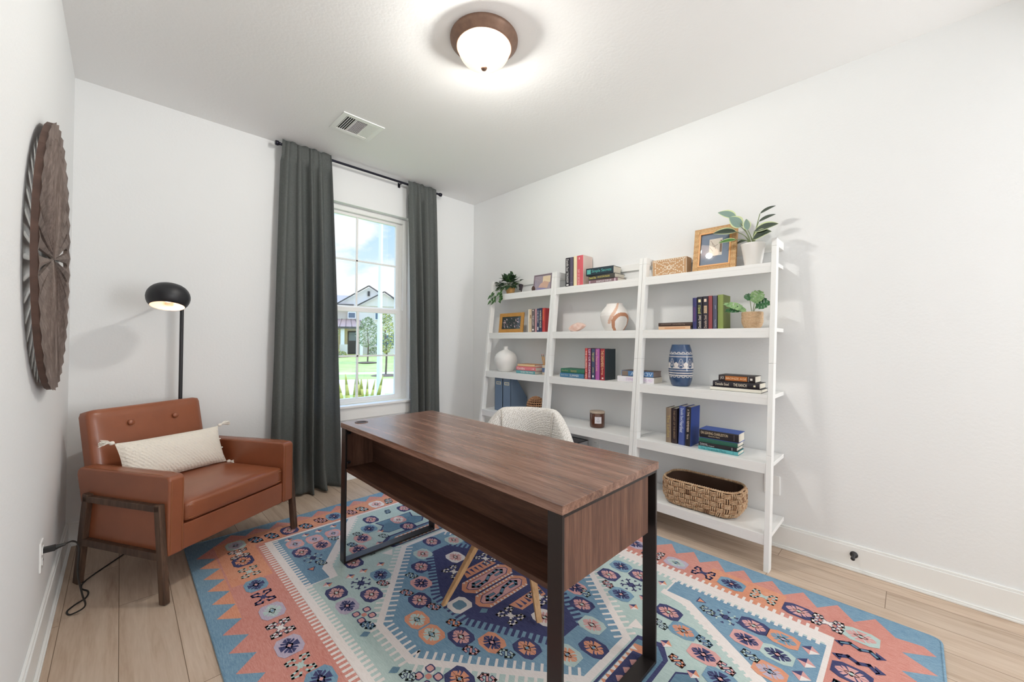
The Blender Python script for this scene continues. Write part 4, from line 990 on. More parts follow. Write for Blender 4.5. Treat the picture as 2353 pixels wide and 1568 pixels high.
book('brown and lilac book, bottom of the top-shelf stack with teal book on top', 'flat', 2.87, -1.655, -1.915, 1.675, 1.706, .13, '745A60', '85686F', [('SECRETS OF YOUR LIFE', .28, .80, .42, 0)], g4, tc='FFFFFF', decor=[(.03, .06, .05, .9, 'D9BCD0'), (.90, .93, .05, .9, 'E9D2DC')])
g5 = 'pair of flat books left of the red and purple books'
book('green book lying on the blue one, third shelf of the middle unit', 'flat', 2.795, -1.437, -1.672, .9635, .998, .13, '2F6B55', '3B7A62', [('Maeve Binchy', .06, .32, .34, 0), ('TARA ROAD', .42, .68, .5, 0)], g5, tc='CDB676')
book('blue book lying under the green one, third shelf of the middle unit', 'flat', 2.790, -1.434, -1.670, .927, .963, .13, '33678C', '4A7FA4', [('quiet water', .05, .36, .3, 0), ('SUMMER', .42, .80, .5, 0)], g5, tc='E6E8E4')
g6 = 'upright red, purple and navy books on the third shelf of the middle unit'
stand_row(g6, 2.79, .927, [
 ('thin red book with white lettering, leftmost of the red and purple row', -1.678, -1.704, 1.166, .13, '8B1E26', 'CF4A4C', [('THE CHILDREN OF MEN', .08, .97, .6, 0)], 'FBE9DC', None),
 ('maroon-violet book with white lettering, second in the red and purple row', -1.705, -1.735, 1.165, .13, '3A1A2A', '9A4E73', [('LET US PROMISE', .04, .95, .52, 0)], 'F8E8EE', None),
 ('navy book with small yellow lettering between the violet and the bright purple books', -1.737, -1.771, 1.163, .13, '1F2030', '46506E', [('THE CLIENT', .12, .42, .5, 0), ('JOHN', .6, .78, .3, 0)], 'E9E389', [(.86, .93, .35, .65, 'F1EFEA')]),
 ('bright purple book with gold lettering between the navy and the thick red books', -1.772, -1.813, 1.164, .13, '7C2E70', 'B160A8', [('Your Dearest Love', .04, .72, .42, .1)], 'EFC3A6', None),
 ('thick red book with gold lettering and dark back cover, rightmost of its row', -1.815, -1.858, 1.163, .15, '27343C', 'A5303A', [('THE DREAMERS', .05, .58, .55, 0), ('Spring', .60, .82, .42, 0)], 'F3D6A4', [(.91, .96, .3, .6, 'E9D9D0')])])
g7 = 'pair of flat books behind the shelf legs'
book('blue patterned book lying on a white book behind the shelf legs', 'flat', 2.832, -1.972, -2.215, .9685, 1.010, .13, '5F5048', '5A86B8', [('ASIMOV', .30, .98, .62, 0)], g7, tc='C9DCEC', decor=[(.02, .22, .1, .9, '8A7A6E')], pagecol=cm('A2918B', .8))
book('white book with faint lilac lettering under the blue patterned book', 'flat', 2.828, -1.940, -2.222, .927, .968, .14, 'E9E4E2', 'F1EEF3', [('STEPHEN KING  THE MIST', .25, .98, .5, 0)], g7, tc='D9B9DE')
g8 = 'pair of flat books left of the navy upright books'
book('dark brown book with script lettering lying on a tan one, next to navy books', 'flat', 2.832, -2.252, -2.476, 1.3235, 1.347, .13, '3B2A24', '45332C', [('JUDITH McNAUGHT', .08, .40, .35, 0), ('remembering', .44, .80, .5, 0)], g8, tc='A08C7C')
book('tan and peach book under the dark brown one on the second shelf', 'flat', 2.834, -2.252, -2.464, 1.300, 1.323, .13, 'C99F84', 'E2BC98', None, g8, decor=[(.2, .85, .35, .6, 'CB8F68')])
g9 = 'upright books on the second shelf of the nearest unit'
stand_row(g9, 2.83, 1.3, [
 ('indigo and violet book without lettering, leftmost on the second shelf of the nearest unit', -2.480, -2.507, 1.502, .13, '20304F', '3A3A70', None, 'FFFFFF', [(.3, .75, .3, .8, '5C3F70')]),
 ('black book with yellow and white lettering beside the indigo book', -2.508, -2.541, 1.506, .13, '18151F', '292735', [('Danielle Steel', .42, .98, .5, 0, True, 'EFE6D4'), ('JEWELS', .47, .74, .58, 0, True, 'D8DE7E')], 'EFE6D4', [(.08, .17, .3, .75, 'EFE7B4')]) if False else
 ('black book with yellow and white lettering beside the indigo book', -2.508, -2.541, 1.506, .13, '18151F', '292735', [('Danielle Steel', .03, .42, .5, 0, True, 'EFE6D4'), ('JEWELS', .47, .74, .58, 0, True, 'D8DE7E')], 'EFE6D4', [(.08, .17, .3, .75, 'EFE7B4')]),
 ('black book with beige title panel between the yellow-lettered book and the maroon one', -2.543, -2.575, 1.507, .13, '1B1620', '2C2835', [('Danielle Steel', .03, .42, .5, 0, True, 'DFC9B8'), ('HOUSE', .48, .68, .42, 0, True, '4A3A34')], 'DFC9B8', [(.08, .17, .3, .75, 'F0D9C4'), (.29, .52, .22, .78, 'D9BE9C')]),
 ('maroon cloth book between two dark books on the second shelf', -2.576, -2.600, 1.508, .13, '7B3438', '94474A', None, 'FFFFFF', None),
 ('slate book with small white name, left of the green book', -2.601, -2.628, 1.507, .13, '2A2733', '56596F', [('Eugenia Price', .05, .28, .3, -.1, True), ('novel', .6, .7, .2, -.1, True)], 'C9D3DD', None),
 ('thick olive green book, rightmost of its row beside the small potted monstera', -2.630, -2.664, 1.510, .13, '6A7638', '8A9A55', None, 'FFFFFF', None)])
g10 = 'stack of three books beside the blue vase'
book('black book with orange panelled spine, topmost beside the blue vase', 'flat', 2.812, -2.642, -2.838, .982, 1.020, .13, '2C2526', '2B2225', [('JACK', .05, .16, .55, 0, False, 'E9E2DA'), ('BRONZE AGE', .21, .77, .32, 0, False, 'F2D9B4')], g10, decor=[(.19, .79, .14, .86, 'B86A2C'), (.825, .83, .1, .9, 'E6E0DA'), (.87, .93, .35, .65, 'EDE8E0')])
for b_ in (): pass
book('black book lettered THE RANCH in the middle of the stack beside the blue vase', 'flat', 2.802, -2.612, -2.862, .9485, .9815, .14, '1E1A22', '262129', [('Danielle Steel', .06, .36, .48, 0), ('THE RANCH', .46, .74, .55, 0)], g10, tc='F1E6D2', decor=[(.88, .92, .35, .65, 'F1E9C8')])
book('thin black-covered book with cream edge, bottom of the stack beside the blue vase', 'flat', 2.79, -2.600, -2.872, .927, .948, .15, '26232B', 'EDE9DC', None, g10)
g11 = 'upright books on the fourth shelf of the nearest unit'
stand_row(g11, 2.78, .558, [
 ('taupe book with faint gold script, leftmost on the fourth shelf of the nearest unit', -2.328, -2.364, .784, .13, '7A6858', '8C7A68', [('The Ladies', .2, .85, .5, 0)], 'C0AC6C', None),
 ('dark brown-black book with tan lettering beside the taupe book', -2.366, -2.403, .786, .13, '221B1E', '33262A', [('THE LAST OF THE BREED', .06, .86, .34, 0)], '9C8568', None)])
book('blue book with white lettering, taller and leaning slightly, fourth shelf', 'up', 2.775, -2.411, -2.450, .558, .806, .13, '2C3C74', '4A5C9C', [('Danielle Steel', .05, .36, .45, 0), ('Heartbeat', .38, .68, .6, 0)], g11, tc='DCE6F8', lean=rad(1.6))
book('black book with cream lettering and blue cover, rightmost upright on the fourth shelf', 'up', 2.773, -2.452, -2.489, .558, .806, .14, '1F3F8E', '262328', [('A TIME TO REMEMBER', .06, .64, .34, 0), ('Patricia', .70, .82, .3, 0)], g11, tc='F0DCC8', lean=rad(1.6))
g12 = 'stack of four books on the fourth shelf of the nearest unit'
book('thick black book with blue cover lettered ON LEAVING CHARLESTON, topmost of four', 'flat', 2.762, -2.547, -2.766, .631, .684, .12, '3A5AA8', '221C22', [('ON LEAVING CHARLESTON', .04, .74, .30, .12), ('Alexandra Ripley', .24, .54, .18, -.22)], g12, tc='E3CFAE', decor=[(.885, .895, .2, .8, '6E6770')])
book('green book under the thick black one in the stack of four', 'flat', 2.763, -2.545, -2.760, .6035, .6305, .12, '1F4B3E', '2C6151', None, g12)
book('black book with small white lettering above the turquoise one', 'flat', 2.762, -2.543, -2.756, .5805, .603, .12, '1C1A20', '221F25', [('The Bostonian', .04, .24, .32, .18), ('stories of New England', .04, .42, .32, -.2)], g12, tc='F0EFF2', decor=[(.875, .89, .15, .85, 'B9B4BC')])
book('turquoise book with dark green lettering, bottom of the stack of four', 'flat', 2.762, -2.541, -2.762, .558, .580, .12, '3E97A0', '64B5BB', [('The Tarantula Mask', .06, .72, .62, 0)], g12, tc='1E6E78', decor=[(.885, .892, .1, .9, '2C6F78')])

# ------------------------------------------------------------------ frames
def picframe(label, x, ya, yb, z0, z1, bw, fmat, art, tilt=8, depth=.014, inner=None, rotz=0):
    cy = (ya+yb)/2; t = thing('picture_frame', label, 'picture frame', (x, cy, z0))
    T = Matrix.Translation((x, cy, z0)) @ Matrix.Rotation(rotz, 4, 'Z') @ Matrix.Rotation(rad(tilt), 4, 'Y')
    w = abs(yb-ya)/2; h = z1-z0
    g = G(); g.T = T
    for i, (a, b, c, d) in enumerate(((-w, -w+bw, 0, h), (w-bw, w, 0, h), (-w+bw, w-bw, 0, bw), (-w+bw, w-bw, h-bw, h))):
        g.box(0, depth, a, b, c, d); 
    g.build('frame', fmat, t, bevel=.0025, seg=2)
    g = G(); g.T = T; g.box(depth*.5, depth*.9, -w+bw*.8, w-bw*.8, bw*.8, h-bw*.8); g.build('backing', cm('6A5A4C'), t)
    art(t, T, w-bw, bw, h-bw, depth*.5-.0008)
    g = G(); g.T = T; q_ = depth*.5-.004; g.add([(q_, w-bw, bw), (q_, -w+bw, bw), (q_, -w+bw, h-bw), (q_, w-bw, h-bw)], [(0, 1, 2, 3)]); g.build('glass', M['glass'], t)
    g = G(); g.T = T; g.add([(depth, -.02, h*.7), (depth, .02, h*.7), (depth+h*.22, .02, .0), (depth+h*.22, -.02, .0)], [(0, 1, 2, 3)]); g.build('easel_back', cm('4A3B30'), t, solid=.002)
    return t, T
def art_lilac(t, T, w, b, h, x):
    g = G(); g.T = T; q = lambda y0, y1, z0, z1, m, k=0: g.add([(x-k*.0002, -y0, z0), (x-k*.0002, -y1, z0), (x-k*.0002, -y1, z1), (x-k*.0002, -y0, z1)], [(0, 1, 2, 3)], m)
    H_ = h-b; q(-w, w, b, h, 0); q(0, w*.92, b+.5*H_, h-.06*H_, 1, 1)
    g.add([(x-.0005, w*.5, b+.2*H_), (x-.0005, w*.1, b+.18*H_), (x-.0005, -w*.6, b+.12*H_), (x-.0005, -w*.8, b+.5*H_), (x-.0005, -w*.2, b+.62*H_), (x-.0005, w*.3, b+.42*H_)], [(0, 1, 2, 3, 4, 5)], 2)
    g.add([(x-.0007, w*.8, b+.0*H_), (x-.0007, -w*.5, b), (x-.0007, -w*.3, b+.14*H_), (x-.0007, w*.6, b+.2*H_)], [(0, 1, 2, 3)], 3)
    g.build('picture', [cm('A99AA6'), cm('F0D9B6'), cm('D9B098'), cm('9C94B8')], t)
picframe('small lilac picture frame with peach coloured print on the top shelf by the corner', 2.925, -1.215, -1.0, 1.675, 1.833, .010, cm('8D7C85', .4), art_lilac, 7)
def art_flowers(t, T, w, b, h, x):
    rnd = random.Random(9); g = G(); g.T = T; g.add([(x, w, b), (x, -w, b), (x, -w, h), (x, w, h)], [(0, 1, 2, 3)], 0)
    for i in range(42):
        y = rnd.uniform(-w*.9, w*.9); z = rnd.uniform(b+.01, h-.01); L_ = rnd.uniform(.006, .02); a = rnd.uniform(.3, 1.2); m = rnd.choice([1, 1, 2, 3, 4]); dy, dz = cos(a)*L_, sin(a)*L_; ny, nz = -sin(a)*L_*.28, cos(a)*L_*.28
        g.add([(x-.0003-.00002*i, y-dy-ny*0, z-dz), (x-.0003-.00002*i, y+ny, z+nz), (x-.0003-.00002*i, y+dy, z+dz), (x-.0003-.00002*i, y-ny, z-nz)], [(0, 1, 2, 3)], m)
    g.build('picture', [cm('3C4444'), cm('E6C8CC'), cm('8A6E7E'), cm('6E8E96'), cm('B09AA0')], t)
goldf = pbr('gold_frame', 'D09A50', .45, metal=.15, vary=(30, 'B87F3C', .5))
picframe('small gold picture frame holding a dark flower print on the second shelf by the corner', 2.868, -.925, -.597, 1.3, 1.492, .036, goldf, art_flowers, 6)
def ornate():
    m, nt, out = new_mat('carved_gilt'); b = nt.nodes.new('ShaderNodeBsdfPrincipled'); L(nt, b, 'BSDF', out, 'Surface'); b.inputs['Roughness'].default_value = .45; b.inputs['Metallic'].default_value = .15
    tc = nt.nodes.new('ShaderNodeTexCoord'); v = N(nt, 'ShaderNodeTexVoronoi', i_Scale=150.0, i_Randomness=.25); L(nt, tc, 'Object', v, 'Vector')
    r_ = nt.nodes.new('ShaderNodeValToRGB'); L(nt, v, 'Distance', r_, 'Fac'); e = r_.color_ramp.elements; e[0].color = lin('F2D2A0'); e[1].color = lin('B58552'); e[1].position = .7; L(nt, r_, 'Color', b, 'Base Color')
    bp = N(nt, 'ShaderNodeBump', i_Strength=.8, i_Distance=.003, invert=True); L(nt, v, 'Distance', bp, 'Height'); L(nt, bp, 'Normal', b, 'Normal'); return m
def art_matted(t, T, w, b, h, x):
    g = G(); g.T = T; g.add([(x, w, b), (x, -w, b), (x, -w, h), (x, w, h)], [(0, 1, 2, 3)]); g.build('mat_board', cm('7D8CA0', .7), t)
    H_ = h-b; y0, y1, z0, z1 = w*.36, -w*.46, b+.30*H_, b+.80*H_
    g = G(); g.T = T; g.add([(x-.0008, y0, z0), (x-.0008, y1, z0), (x-.0008, y1, z1), (x-.0008, y0, z1)], [(0, 1, 2, 3)])
    o = g.build('picture', cm('E6DDD0', .7), t)
    g = G(); g.T = T
    for pts in ([(y0*.8, z1-.01), (y0*.1, z0+.07), (-.005, z0+.045)], [(y0*.5, z1-.03), (y0*.2, z1-.055), (y1*.4, z1-.04)], [(y1*.6, z1-.02), (y1*.72, z0+.06), (y1*.6, z0+.02)], [(y0*.9, z0+.06), (y0*.3, z0+.03)]):
        g.tube([(x-.001, a, c) for a, c in pts], .0012, 4)
    g.box(x-.0014, x-.0009, y1*.95, y1*.72, z0+.02, z0+.10); g.build('drawing_lines', cm('8A7466', .8), t)
    g = G(); g.T = T; bw = .012
    for (a, bb, c, d) in ((-w-.001, -w+.009, b, h), (w-.009, w+.001, b, h), (-w, w, b-.001, b+.009), (-w, w, h-.009, h+.001)): g.box(-.003, .004, a, bb, c, d)
    g.build('inner_moulding', cm('E0A25E', .4), t, bevel=.002)
picframe('large gilt carved frame with blue-grey mat on the top shelf beside the tall potted plant', 2.893, -2.712, -2.452, 1.675, 1.972, .034, ornate(), art_matted, 10, depth=.02)
# ------------------------------------------------------------------ plants
leafD = pbr('leaf_dark', '2F4A33', .4, vary=(20, '3F5E3C', .6)); leafG = pbr('leaf_mid_green', '44703A', .4, vary=(25, '6A9A4A', .7)); leafP = pbr('leaf_cream_edge', 'CBD6A4', .45)
leafV = pbr('leaf_dark_olive', '37433A', .45, vary=(14, '4C5A4A', .7)); leafGr = pbr('leaf_grey_green', '7F978C', .5); stemM = pbr('plant_stem', '7C8A62', .5)
leafM = pbr('leaf_monstera', '2C5E3A', .4, vary=(20, '4C8450', .6)); leafW = pbr('leaf_variegated', 'A9C890', .4, vary=(40, '5E8E58', .9))
def leaf(g, base, d, up, ln, wd, curl=.3, fold=.25, mats=(0, 1), edge=.72, n=8, taper=.5):
    base = Vector(base); d = Vector(d).normalized(); side = d.cross(Vector(up)).normalized(); nn = side.cross(d).normalized()
    rows = []
    for i in range(n+1):
        s = i/n; c = base + d*ln*(s - .08*curl*s*s*2) - Vector((0, 0, 1))*ln*curl*s*s*.6 + nn*0
        w = wd/2*max(.02, (sin(pi*min(1, s**taper*1.0)))**.8 if 0 < s < 1 else .02)
        rows.append([c - side*w + nn*w*fold, c - side*w*edge + nn*w*fold*edge, c, c + side*w*edge + nn*w*fold*edge, c + side*w + nn*w*fold])
    vs = [p for r in rows for p in r]
    for i in range(n):
        for j in range(4):
            g.add([rows[i][j], rows[i][j+1], rows[i+1][j+1], rows[i+1][j]], [(0, 1, 2, 3)], mats[1] if j in (0, 3) else mats[0], True)
# trailing plant in the corner
t = thing('potted_plant', 'small bushy trailing green plant at the corner end of the top shelf', 'potted plant', (2.925, -.705, 1.675))
g = G(); g.lathe([(.001, .001), (.034, 0), (.046, .05), (.048, .068), (.042, .068), (.040, .058), (.001, .056)], 24, (2.925, -.705, 1.675)); g.build('pot', pbr('tan_pot', 'C79A5E', .7), t)
rnd = random.Random(21); C0 = Vector((2.915, -.695, 1.765)); n_ = 0
def tlv(c, d, up, s, cl=.4): g = G(); leaf(g, c, d, up, s, s*.55, cl, .3, (0, 1), .35, 5); return g
gl = G(); gs = G()
for i in range(125):
    a = rnd.uniform(0, 2*pi); el = rnd.uniform(-.35, 1.3); r = rnd.uniform(.3, 1.0)
    c = C0 + Vector((.060*cos(a)*cos(el)*r, .150*sin(a)*cos(el)*r, .110*sin(el)*r)); 
    if c.x > 2.985: c.x = 2.985-(c.x-2.985)
    c.z = max(c.z, 1.70)
    d = (c-C0).normalized() + Vector((rnd.uniform(-.5, .2), rnd.uniform(-.5, .5), rnd.uniform(-.5, .3)))
    leaf(gl, c, d, (0, 0, 1) if abs(d.normalized().z) < .8 else (1, 0, 0), rnd.uniform(.045, .072), rnd.uniform(.032, .046), .4, .25, rnd.choice([(0, 0), (0, 1), (0, 0)]), .4, 5)
    if i % 6 == 0: gs.tube(smooth([(2.925, -.705, 1.735), (C0+c)/2, c], 4), .0012, 4)
for ya, zs in ((-.545, (1.70, 1.672, 1.645, 1.62)), (-.59, (1.69, 1.66, 1.635, 1.612)), (-.665, (1.69, 1.665, 1.64, 1.62)), (-.70, (1.70, 1.68, 1.655, 1.635))):
    px_ = fx(1.66)-.014
    gs.tube(smooth([(2.915, -.70, 1.735), (2.88, (ya-.70)/2, 1.73), (px_, ya, 1.70), (px_-.004, ya, zs[-1])], 5), .0013, 4)
    for k, z in enumerate(zs): leaf(gl, (px_-.002, ya+rnd.uniform(-.008, .008), z), (-.35, rnd.choice([-1, 1])*.6, -.6), (-1, 0, .4), rnd.uniform(.046, .058), .036, .3, .2, (0, 1), .4, 5)
gl.build('foliage', [leafD, leafG], t); gs.build('stems', stemM, t)
# small dark ornaments
t = thing('leaf_ornament', 'small dark metal leaf-shaped ornament between the trailing plant and the lilac frame', 'ornament', (2.93, -.85, 1.675))
g = G(); g.lathe([(.001, 0), (.018, 0), (.017, .004), (.004, .007), (.0035, .03), (.001, .03)], 16, (2.93, -.85, 1.675))
g.rbox((2.93, -.846, 1.735), (.010, .040, .062), .005, 6, T=Matrix.Rotation(rad(18), 4, 'X')); g.rbox((2.93, -.828, 1.752), (.008, .026, .030), .004, 5, T=Matrix.Rotation(rad(-25), 4, 'X')); g.build('ornament_body', pbr('dark_pewter', '4B4248', .4, metal=.5), t)
t = thing('cone_ornament', 'tiny dark brown egg-shaped ornament at the left foot of the lilac frame', 'ornament', (2.885, -1.045, 1.675))
g = G(); g.lathe([(.001, 0), (.010, .002), (.016, .014), (.017, .026), (.012, .040), (.004, .049), (.001, .05)], 20, (2.885, -1.045, 1.675)); g.build('ornament_body', pbr('dark_cone', '4A3028', .5), t)
# tall variegated plant
PC = Vector((2.925, -2.800, 1.675))
t = thing('potted_plant', 'tall variegated plant in a white pot on the top shelf of the nearest unit', 'potted plant', PC)
g = G(); NPf = 48
def pot_fl(j): return 1+.018*cos(12*2*pi*j/NPf)
prof = [(.001, 0), (.043, 0), (.045, .004), (.064, .128), (.067, .133), (.066, .138), (.061, .138), (.060, .125), (.001, .122)]
vs = []
for r, z in prof:
    for j in range(NPf): a = 2*pi*j/NPf; k = pot_fl(j) if .003 < z < .126 and r > .04 else 1; vs.append(PC+Vector((r*k*cos(a), r*k*sin(a), z)))
g.add(vs, [(i*NPf+j, i*NPf+(j+1) % NPf, (i+1)*NPf+(j+1) % NPf, (i+1)*NPf+j) for i in range(len(prof)-1) for j in range(NPf)], 0, True); g.build('pot', pbr('white_glaze', 'F1EEEA', .25, coat=.3), t)
g = G(); g.lathe([(.001, .118), (.059, .118)], 20, PC); g.build('soil', cm('3A2E26', .9), t)
BL = [  # stem end (x,y,z), leaf direction, length, width, material pair
 ((2.90, -2.715, 1.985), (-.25, .70, .48), .125, .066, (2, 1), .25), ((2.90, -2.715, 1.900), (-.3, .95, .15), .135, .064, (0, 1), .2), ((2.91, -2.740, 1.925), (-.3, .40, .50), .10, .085, (2, 1), .1),
 ((2.88, -2.720, 1.845), (-.3, .95, .05), .10, .036, (3, 1), .25), ((2.91, -2.840, 1.985), (-.15, -.9, .45), .10, .028, (0, 0), .3), ((2.90, -2.835, 1.935), (-.1, -.9, .42), .105, .030, (0, 0), .3),
 ((2.87, -2.82, 1.875), (-.25, -.98, .22), .14, .074, (0, 1), .2), ((2.86, -2.815, 1.825), (-.35, -.9, .50), .135, .078, (0, 1), .45), ((2.91, -2.775, 1.90), (.0, .1, .9), .07, .045, (2, 1), .0),
 ((2.93, -2.80, 1.87), (-.2, -.6, .5), .06, .030, (0, 1), .2), ((2.93, -2.76, 1.84), (.1, .7, .1), .07, .03, (0, 0), .5)]
for b_, d, ln, wd, mt, cu in BL:
    g = G(); g.tube(smooth([PC+Vector((rnd.uniform(-.015, .015), rnd.uniform(-.015, .015), .118)), (PC+Vector((0, 0, .16))).lerp(Vector(b_), .45), b_], 5), [.0036 if k < 5 else .0024 for k in range(11)], 6); g.build('stem', stemM, t)
    g = G(); leaf(g, b_, d, (-.8, 0, .6), ln, wd, cu, .25, mt, .74, 10, .8); g.build('leaf', [leafV, leafP, leafGr, leafG], t)
# small monstera in a woven pot
PC = Vector((2.895, -2.803, 1.300))
t = thing('potted_plant', 'small variegated monstera in a woven straw pot beside the green book', 'potted plant', PC)
g = G(); g.lathe([(.001, 0), (.038, 0), (.050, .03), (.0525, .07), (.052, .098), (.048, .098), (.046, .08), (.001, .08)], 32, PC)
for i in range(13): g.tube([PC+Vector(((.0395+.0135*min(1, i/4.5)**.7+.001*sin(j*2.4+i*2))*cos(2*pi*j/36), (.0395+.0135*min(1, i/4.5)**.7+.001*sin(j*2.4+i*2))*sin(2*pi*j/36), .005+i*.0075)) for j in range(36)], .0044, 6, closed=True)
straw = pbr('straw_weave', 'CDA884', .8, bump=(160, .6, .003), vary=(110, 'E2C9A8', .9)); g.build('pot', straw, t)
def monst(g, base, d, up, ln, wd, m, holes=5):
    base = Vector(base); d = Vector(d).normalized(); side = d.cross(Vector(up)).normalized(); nn = side.cross(d).normalized()
    for s_ in (-1, 1):
        for k in range(holes):
            s0, s1 = k/holes, (k+.78)/holes; 
            f = lambda s: wd/2*sin(pi*(s*.9+.08))**.7
            c0, c1 = base+d*ln*s0, base+d*ln*s1; tip = Vector(d)*ln*.10
            p = [c0, c1, c1+side*s_*f(s1)+tip+nn*wd*.1, c0+side*s_*f((s0+s1)/2)+tip*.6+nn*wd*.1]
            q = [v - Vector((0, 0, .3*ln*((v-base).dot(d)/ln)**2)) for v in p]; g.add(q, [(0, 1, 2, 3)], m, False)
        g.add([base-side*s_*0+nn*.0004, base+side*s_*wd*.14+d*ln*.1, base+side*s_*wd*.10+d*ln*.8-Vector((0, 0, .19*ln)), base+d*ln-Vector((0, 0, .3*ln))], [(0, 1, 2, 3)], m)
for b_, d, ln, wd, mt in (((2.87, -2.775, 1.40), (-.25, .85, .75), .15, .045, 1), ((2.88, -2.765, 1.41), (-.35, .95, .30), .105, .052, 0), ((2.87, -2.82, 1.45), (-.25, -.45, .95), .11, .085, 1), ((2.86, -2.83, 1.43), (-.35, -.8, .35), .095, .085, 0), ((2.90, -2.79, 1.47), (.0, .25, 1), .06, .05, 0)):
    g = G(); g.tube(smooth([PC+Vector((0, 0, .08)), PC.lerp(Vector(b_), .6)+Vector((0, 0, .03)), b_], 4), .002, 5); g.build('stem', stemM, t)
    g = G(); monst(g, b_, d, (-.8, 0, .5), ln, wd, mt); g.build('leaf', [leafM, leafW], t)

# ------------------------------------------------------------------ other shelf objects
PC = Vector((2.862, -.712, .927)); t = thing('vase', 'matte white round vase with tiny neck on the third shelf by the corner', 'vase', PC)
g = G(); g.lathe([(.001, 0), (.060, 0), (.068, .004), (.088, .035), (.104, .075), (.110, .108), (.107, .138), (.092, .168), (.062, .192), (.034, .204), (.022, .212), (.019, .226), (.022, .240), (.017, .241), (.014, .225), (.001, .22)], 56, PC); g.build('body', pbr('white_bisque', 'EDEBE8', .7, bump=(60, .1, .001)), t)
PC = Vector((2.868, -1.214, .927)); t = thing('pencil_holder', 'small glazed blue and cream cup holding pencils beside the shelf leg', 'cup', PC)
g = G(); g.lathe([(.001, 0), (.030, 0), (.033, .004), (.034, .022), (.0345, .060), (.034, .078), (.030, .084), (.028, .080), (.029, .01), (.001, .008)], 28, PC, mf=lambda i, j: 1 if i == 3 else 0); g.build('body', [pbr('cup_cream', 'DCC9B4', .4), pbr('cup_blue', '5C7299', .3)], t)
for dx, dy, tx, ty, nm in ((-.004, .004, -.006, .045, 'leftmost yellow pencil leaning out of the small cup'), (.004, -.002, .004, .032, 'yellow pencil with pink eraser beside the leftmost one in the cup'), (-.002, -.008, -.004, -.014, 'pencil standing nearly upright in the small cup next to the shelf leg')):
    b_ = PC+Vector((dx, dy*.3, .012)); tp = PC+Vector((tx, ty, .178)); d = tp-b_
    t = thing('pencil', nm, 'pencil', b_, 'pencils in the small cup')
    g = G(); g.tube([b_, b_+d*.88], .0036, 6, smooth=False); g.build('shaft', pbr('pencil_yellow', 'E39A22', .4), t)
    g = G(); g.tube([b_+d*.88, b_+d*.945], .0039, 10); g.build('ferrule', pbr('pencil_ferrule', '8E8A7E', .3, metal=.9), t)
    g = G(); g.tube([b_+d*.945, tp], .0036, 10); g.build('eraser', cm('E0A0A0', .7), t)
mfm = pbr('file_blue', '6B7F97', .5, bump=(200, .05, .001)); 
for i, (ya, yb, lb) in enumerate(((-.643, -.752, 'blue-grey magazine file, left one of the pair on the fourth shelf'), (-.756, -.861, 'blue-grey magazine file, right one of the pair, beside the wicker ball'))):
    x0, z0 = 2.785, .558; t = thing('magazine_file', lb, 'magazine file', (x0+.11, (ya+yb)/2, z0), 'blue-grey magazine files')
    prof = [(x0, z0), (x0+.222, z0), (x0+.222, z0+.12), (x0+.075, z0+.312), (x0, z0+.312)]
    g = G()
    for yy in (ya, yb+.003): g.prism([(a, c) for a, c in prof], .003, axis=1, base=yy-.003)
    g.box(x0, x0+.003, yb, ya, z0, z0+.312); g.box(x0, x0+.222, yb, ya, z0, z0+.003); g.box(x0+.219, x0+.222, yb, ya, z0, z0+.12); g.build('file_body', mfm, t)
    yc = (ya+yb)/2; zz = z0+.262
    g = G(); frame_pts = ((yc-.031, yc+.031, zz-.014, zz-.009), (yc-.031, yc+.031, zz+.009, zz+.014), (yc-.031, yc-.026, zz-.009, zz+.009), (yc+.026, yc+.031, zz-.009, zz+.009))
    for a, b, c, d in frame_pts: g.box(x0-.0018, x0, a, b, c, d)
    g.build('label_holder', pbr('brass_pale', 'E6D8B8', .3, metal=.4), t)
    g = G(); g.box(x0-.0006, x0, yc-.026, yc+.026, zz-.009, zz+.009); g.build('label_slot', cm('8E98A4'), t)
# wicker ball
BC = Vector((2.868, -1.098, .558+.0835)); BR = .0805
t = thing('wicker_ball', 'round brown woven wicker ball beside the magazine files', 'decorative ball', (BC.x, BC.y, .558))
wk = pbr('wicker', 'CFA078', .7, vary=(60, '9C7050', .8), bump=(200, .4, .002))
g = G()
for i in range(12):
    la = rad(-82.5+15*i); rr_ = BR*cos(la)
    if rr_ < .01: continue
    n = 72; g.tube([BC+Vector(((rr_+.0030*cos(12*2*pi*j/n+pi*i))*cos(2*pi*j/n), (rr_+.0030*cos(12*2*pi*j/n+pi*i))*sin(2*pi*j/n), BR*sin(la)+.0015*sin(24*2*pi*j/n))) for j in range(n)], .0046, 5, closed=True)
for k in range(24):
    a = 2*pi*k/24; g.tube([BC+Vector((BR*.97*cos(e_)*cos(a), BR*.97*cos(e_)*sin(a), BR*.97*sin(e_))) for e_ in [rad(-86+172*q/16) for q in range(17)]], .0030, 5)
g.build('weave', wk, t); g = G(); g.lathe([(max(.001, BR*.88*cos(rad(-90+15*i))), BR*.88*sin(rad(-90+15*i))) for i in range(13)], 24, BC); g.build('core', cm('3A261A', .9), t)
# rose crystal
t = thing('crystal', 'rough pink rose quartz crystal on the second shelf of the middle unit', 'crystal', (2.89, -1.525, 1.3))
cr_ = pbr('rose_quartz', 'E2B3A2', .35, vary=(25, 'F6E2D8', .9), coat=.5); rnd = random.Random(4); bm = bmesh.new(); bmesh.ops.create_icosphere(bm, subdivisions=2, radius=1)
g = G(); vs = []
for v in bm.verts:
    k = 1+rnd.uniform(-.20, .12); p = v.co; vs.append((2.89+p.x*.042*k, -1.525+p.y*.088*k*(1-.25*max(0, p.z)), 1.3+max(.0, .034+p.z*.040*k - .012*p.y)))
g.add(vs, [tuple(q.index for q in f.verts) for f in bm.faces]); bm.free(); g.build('crystal_body', cr_, t)
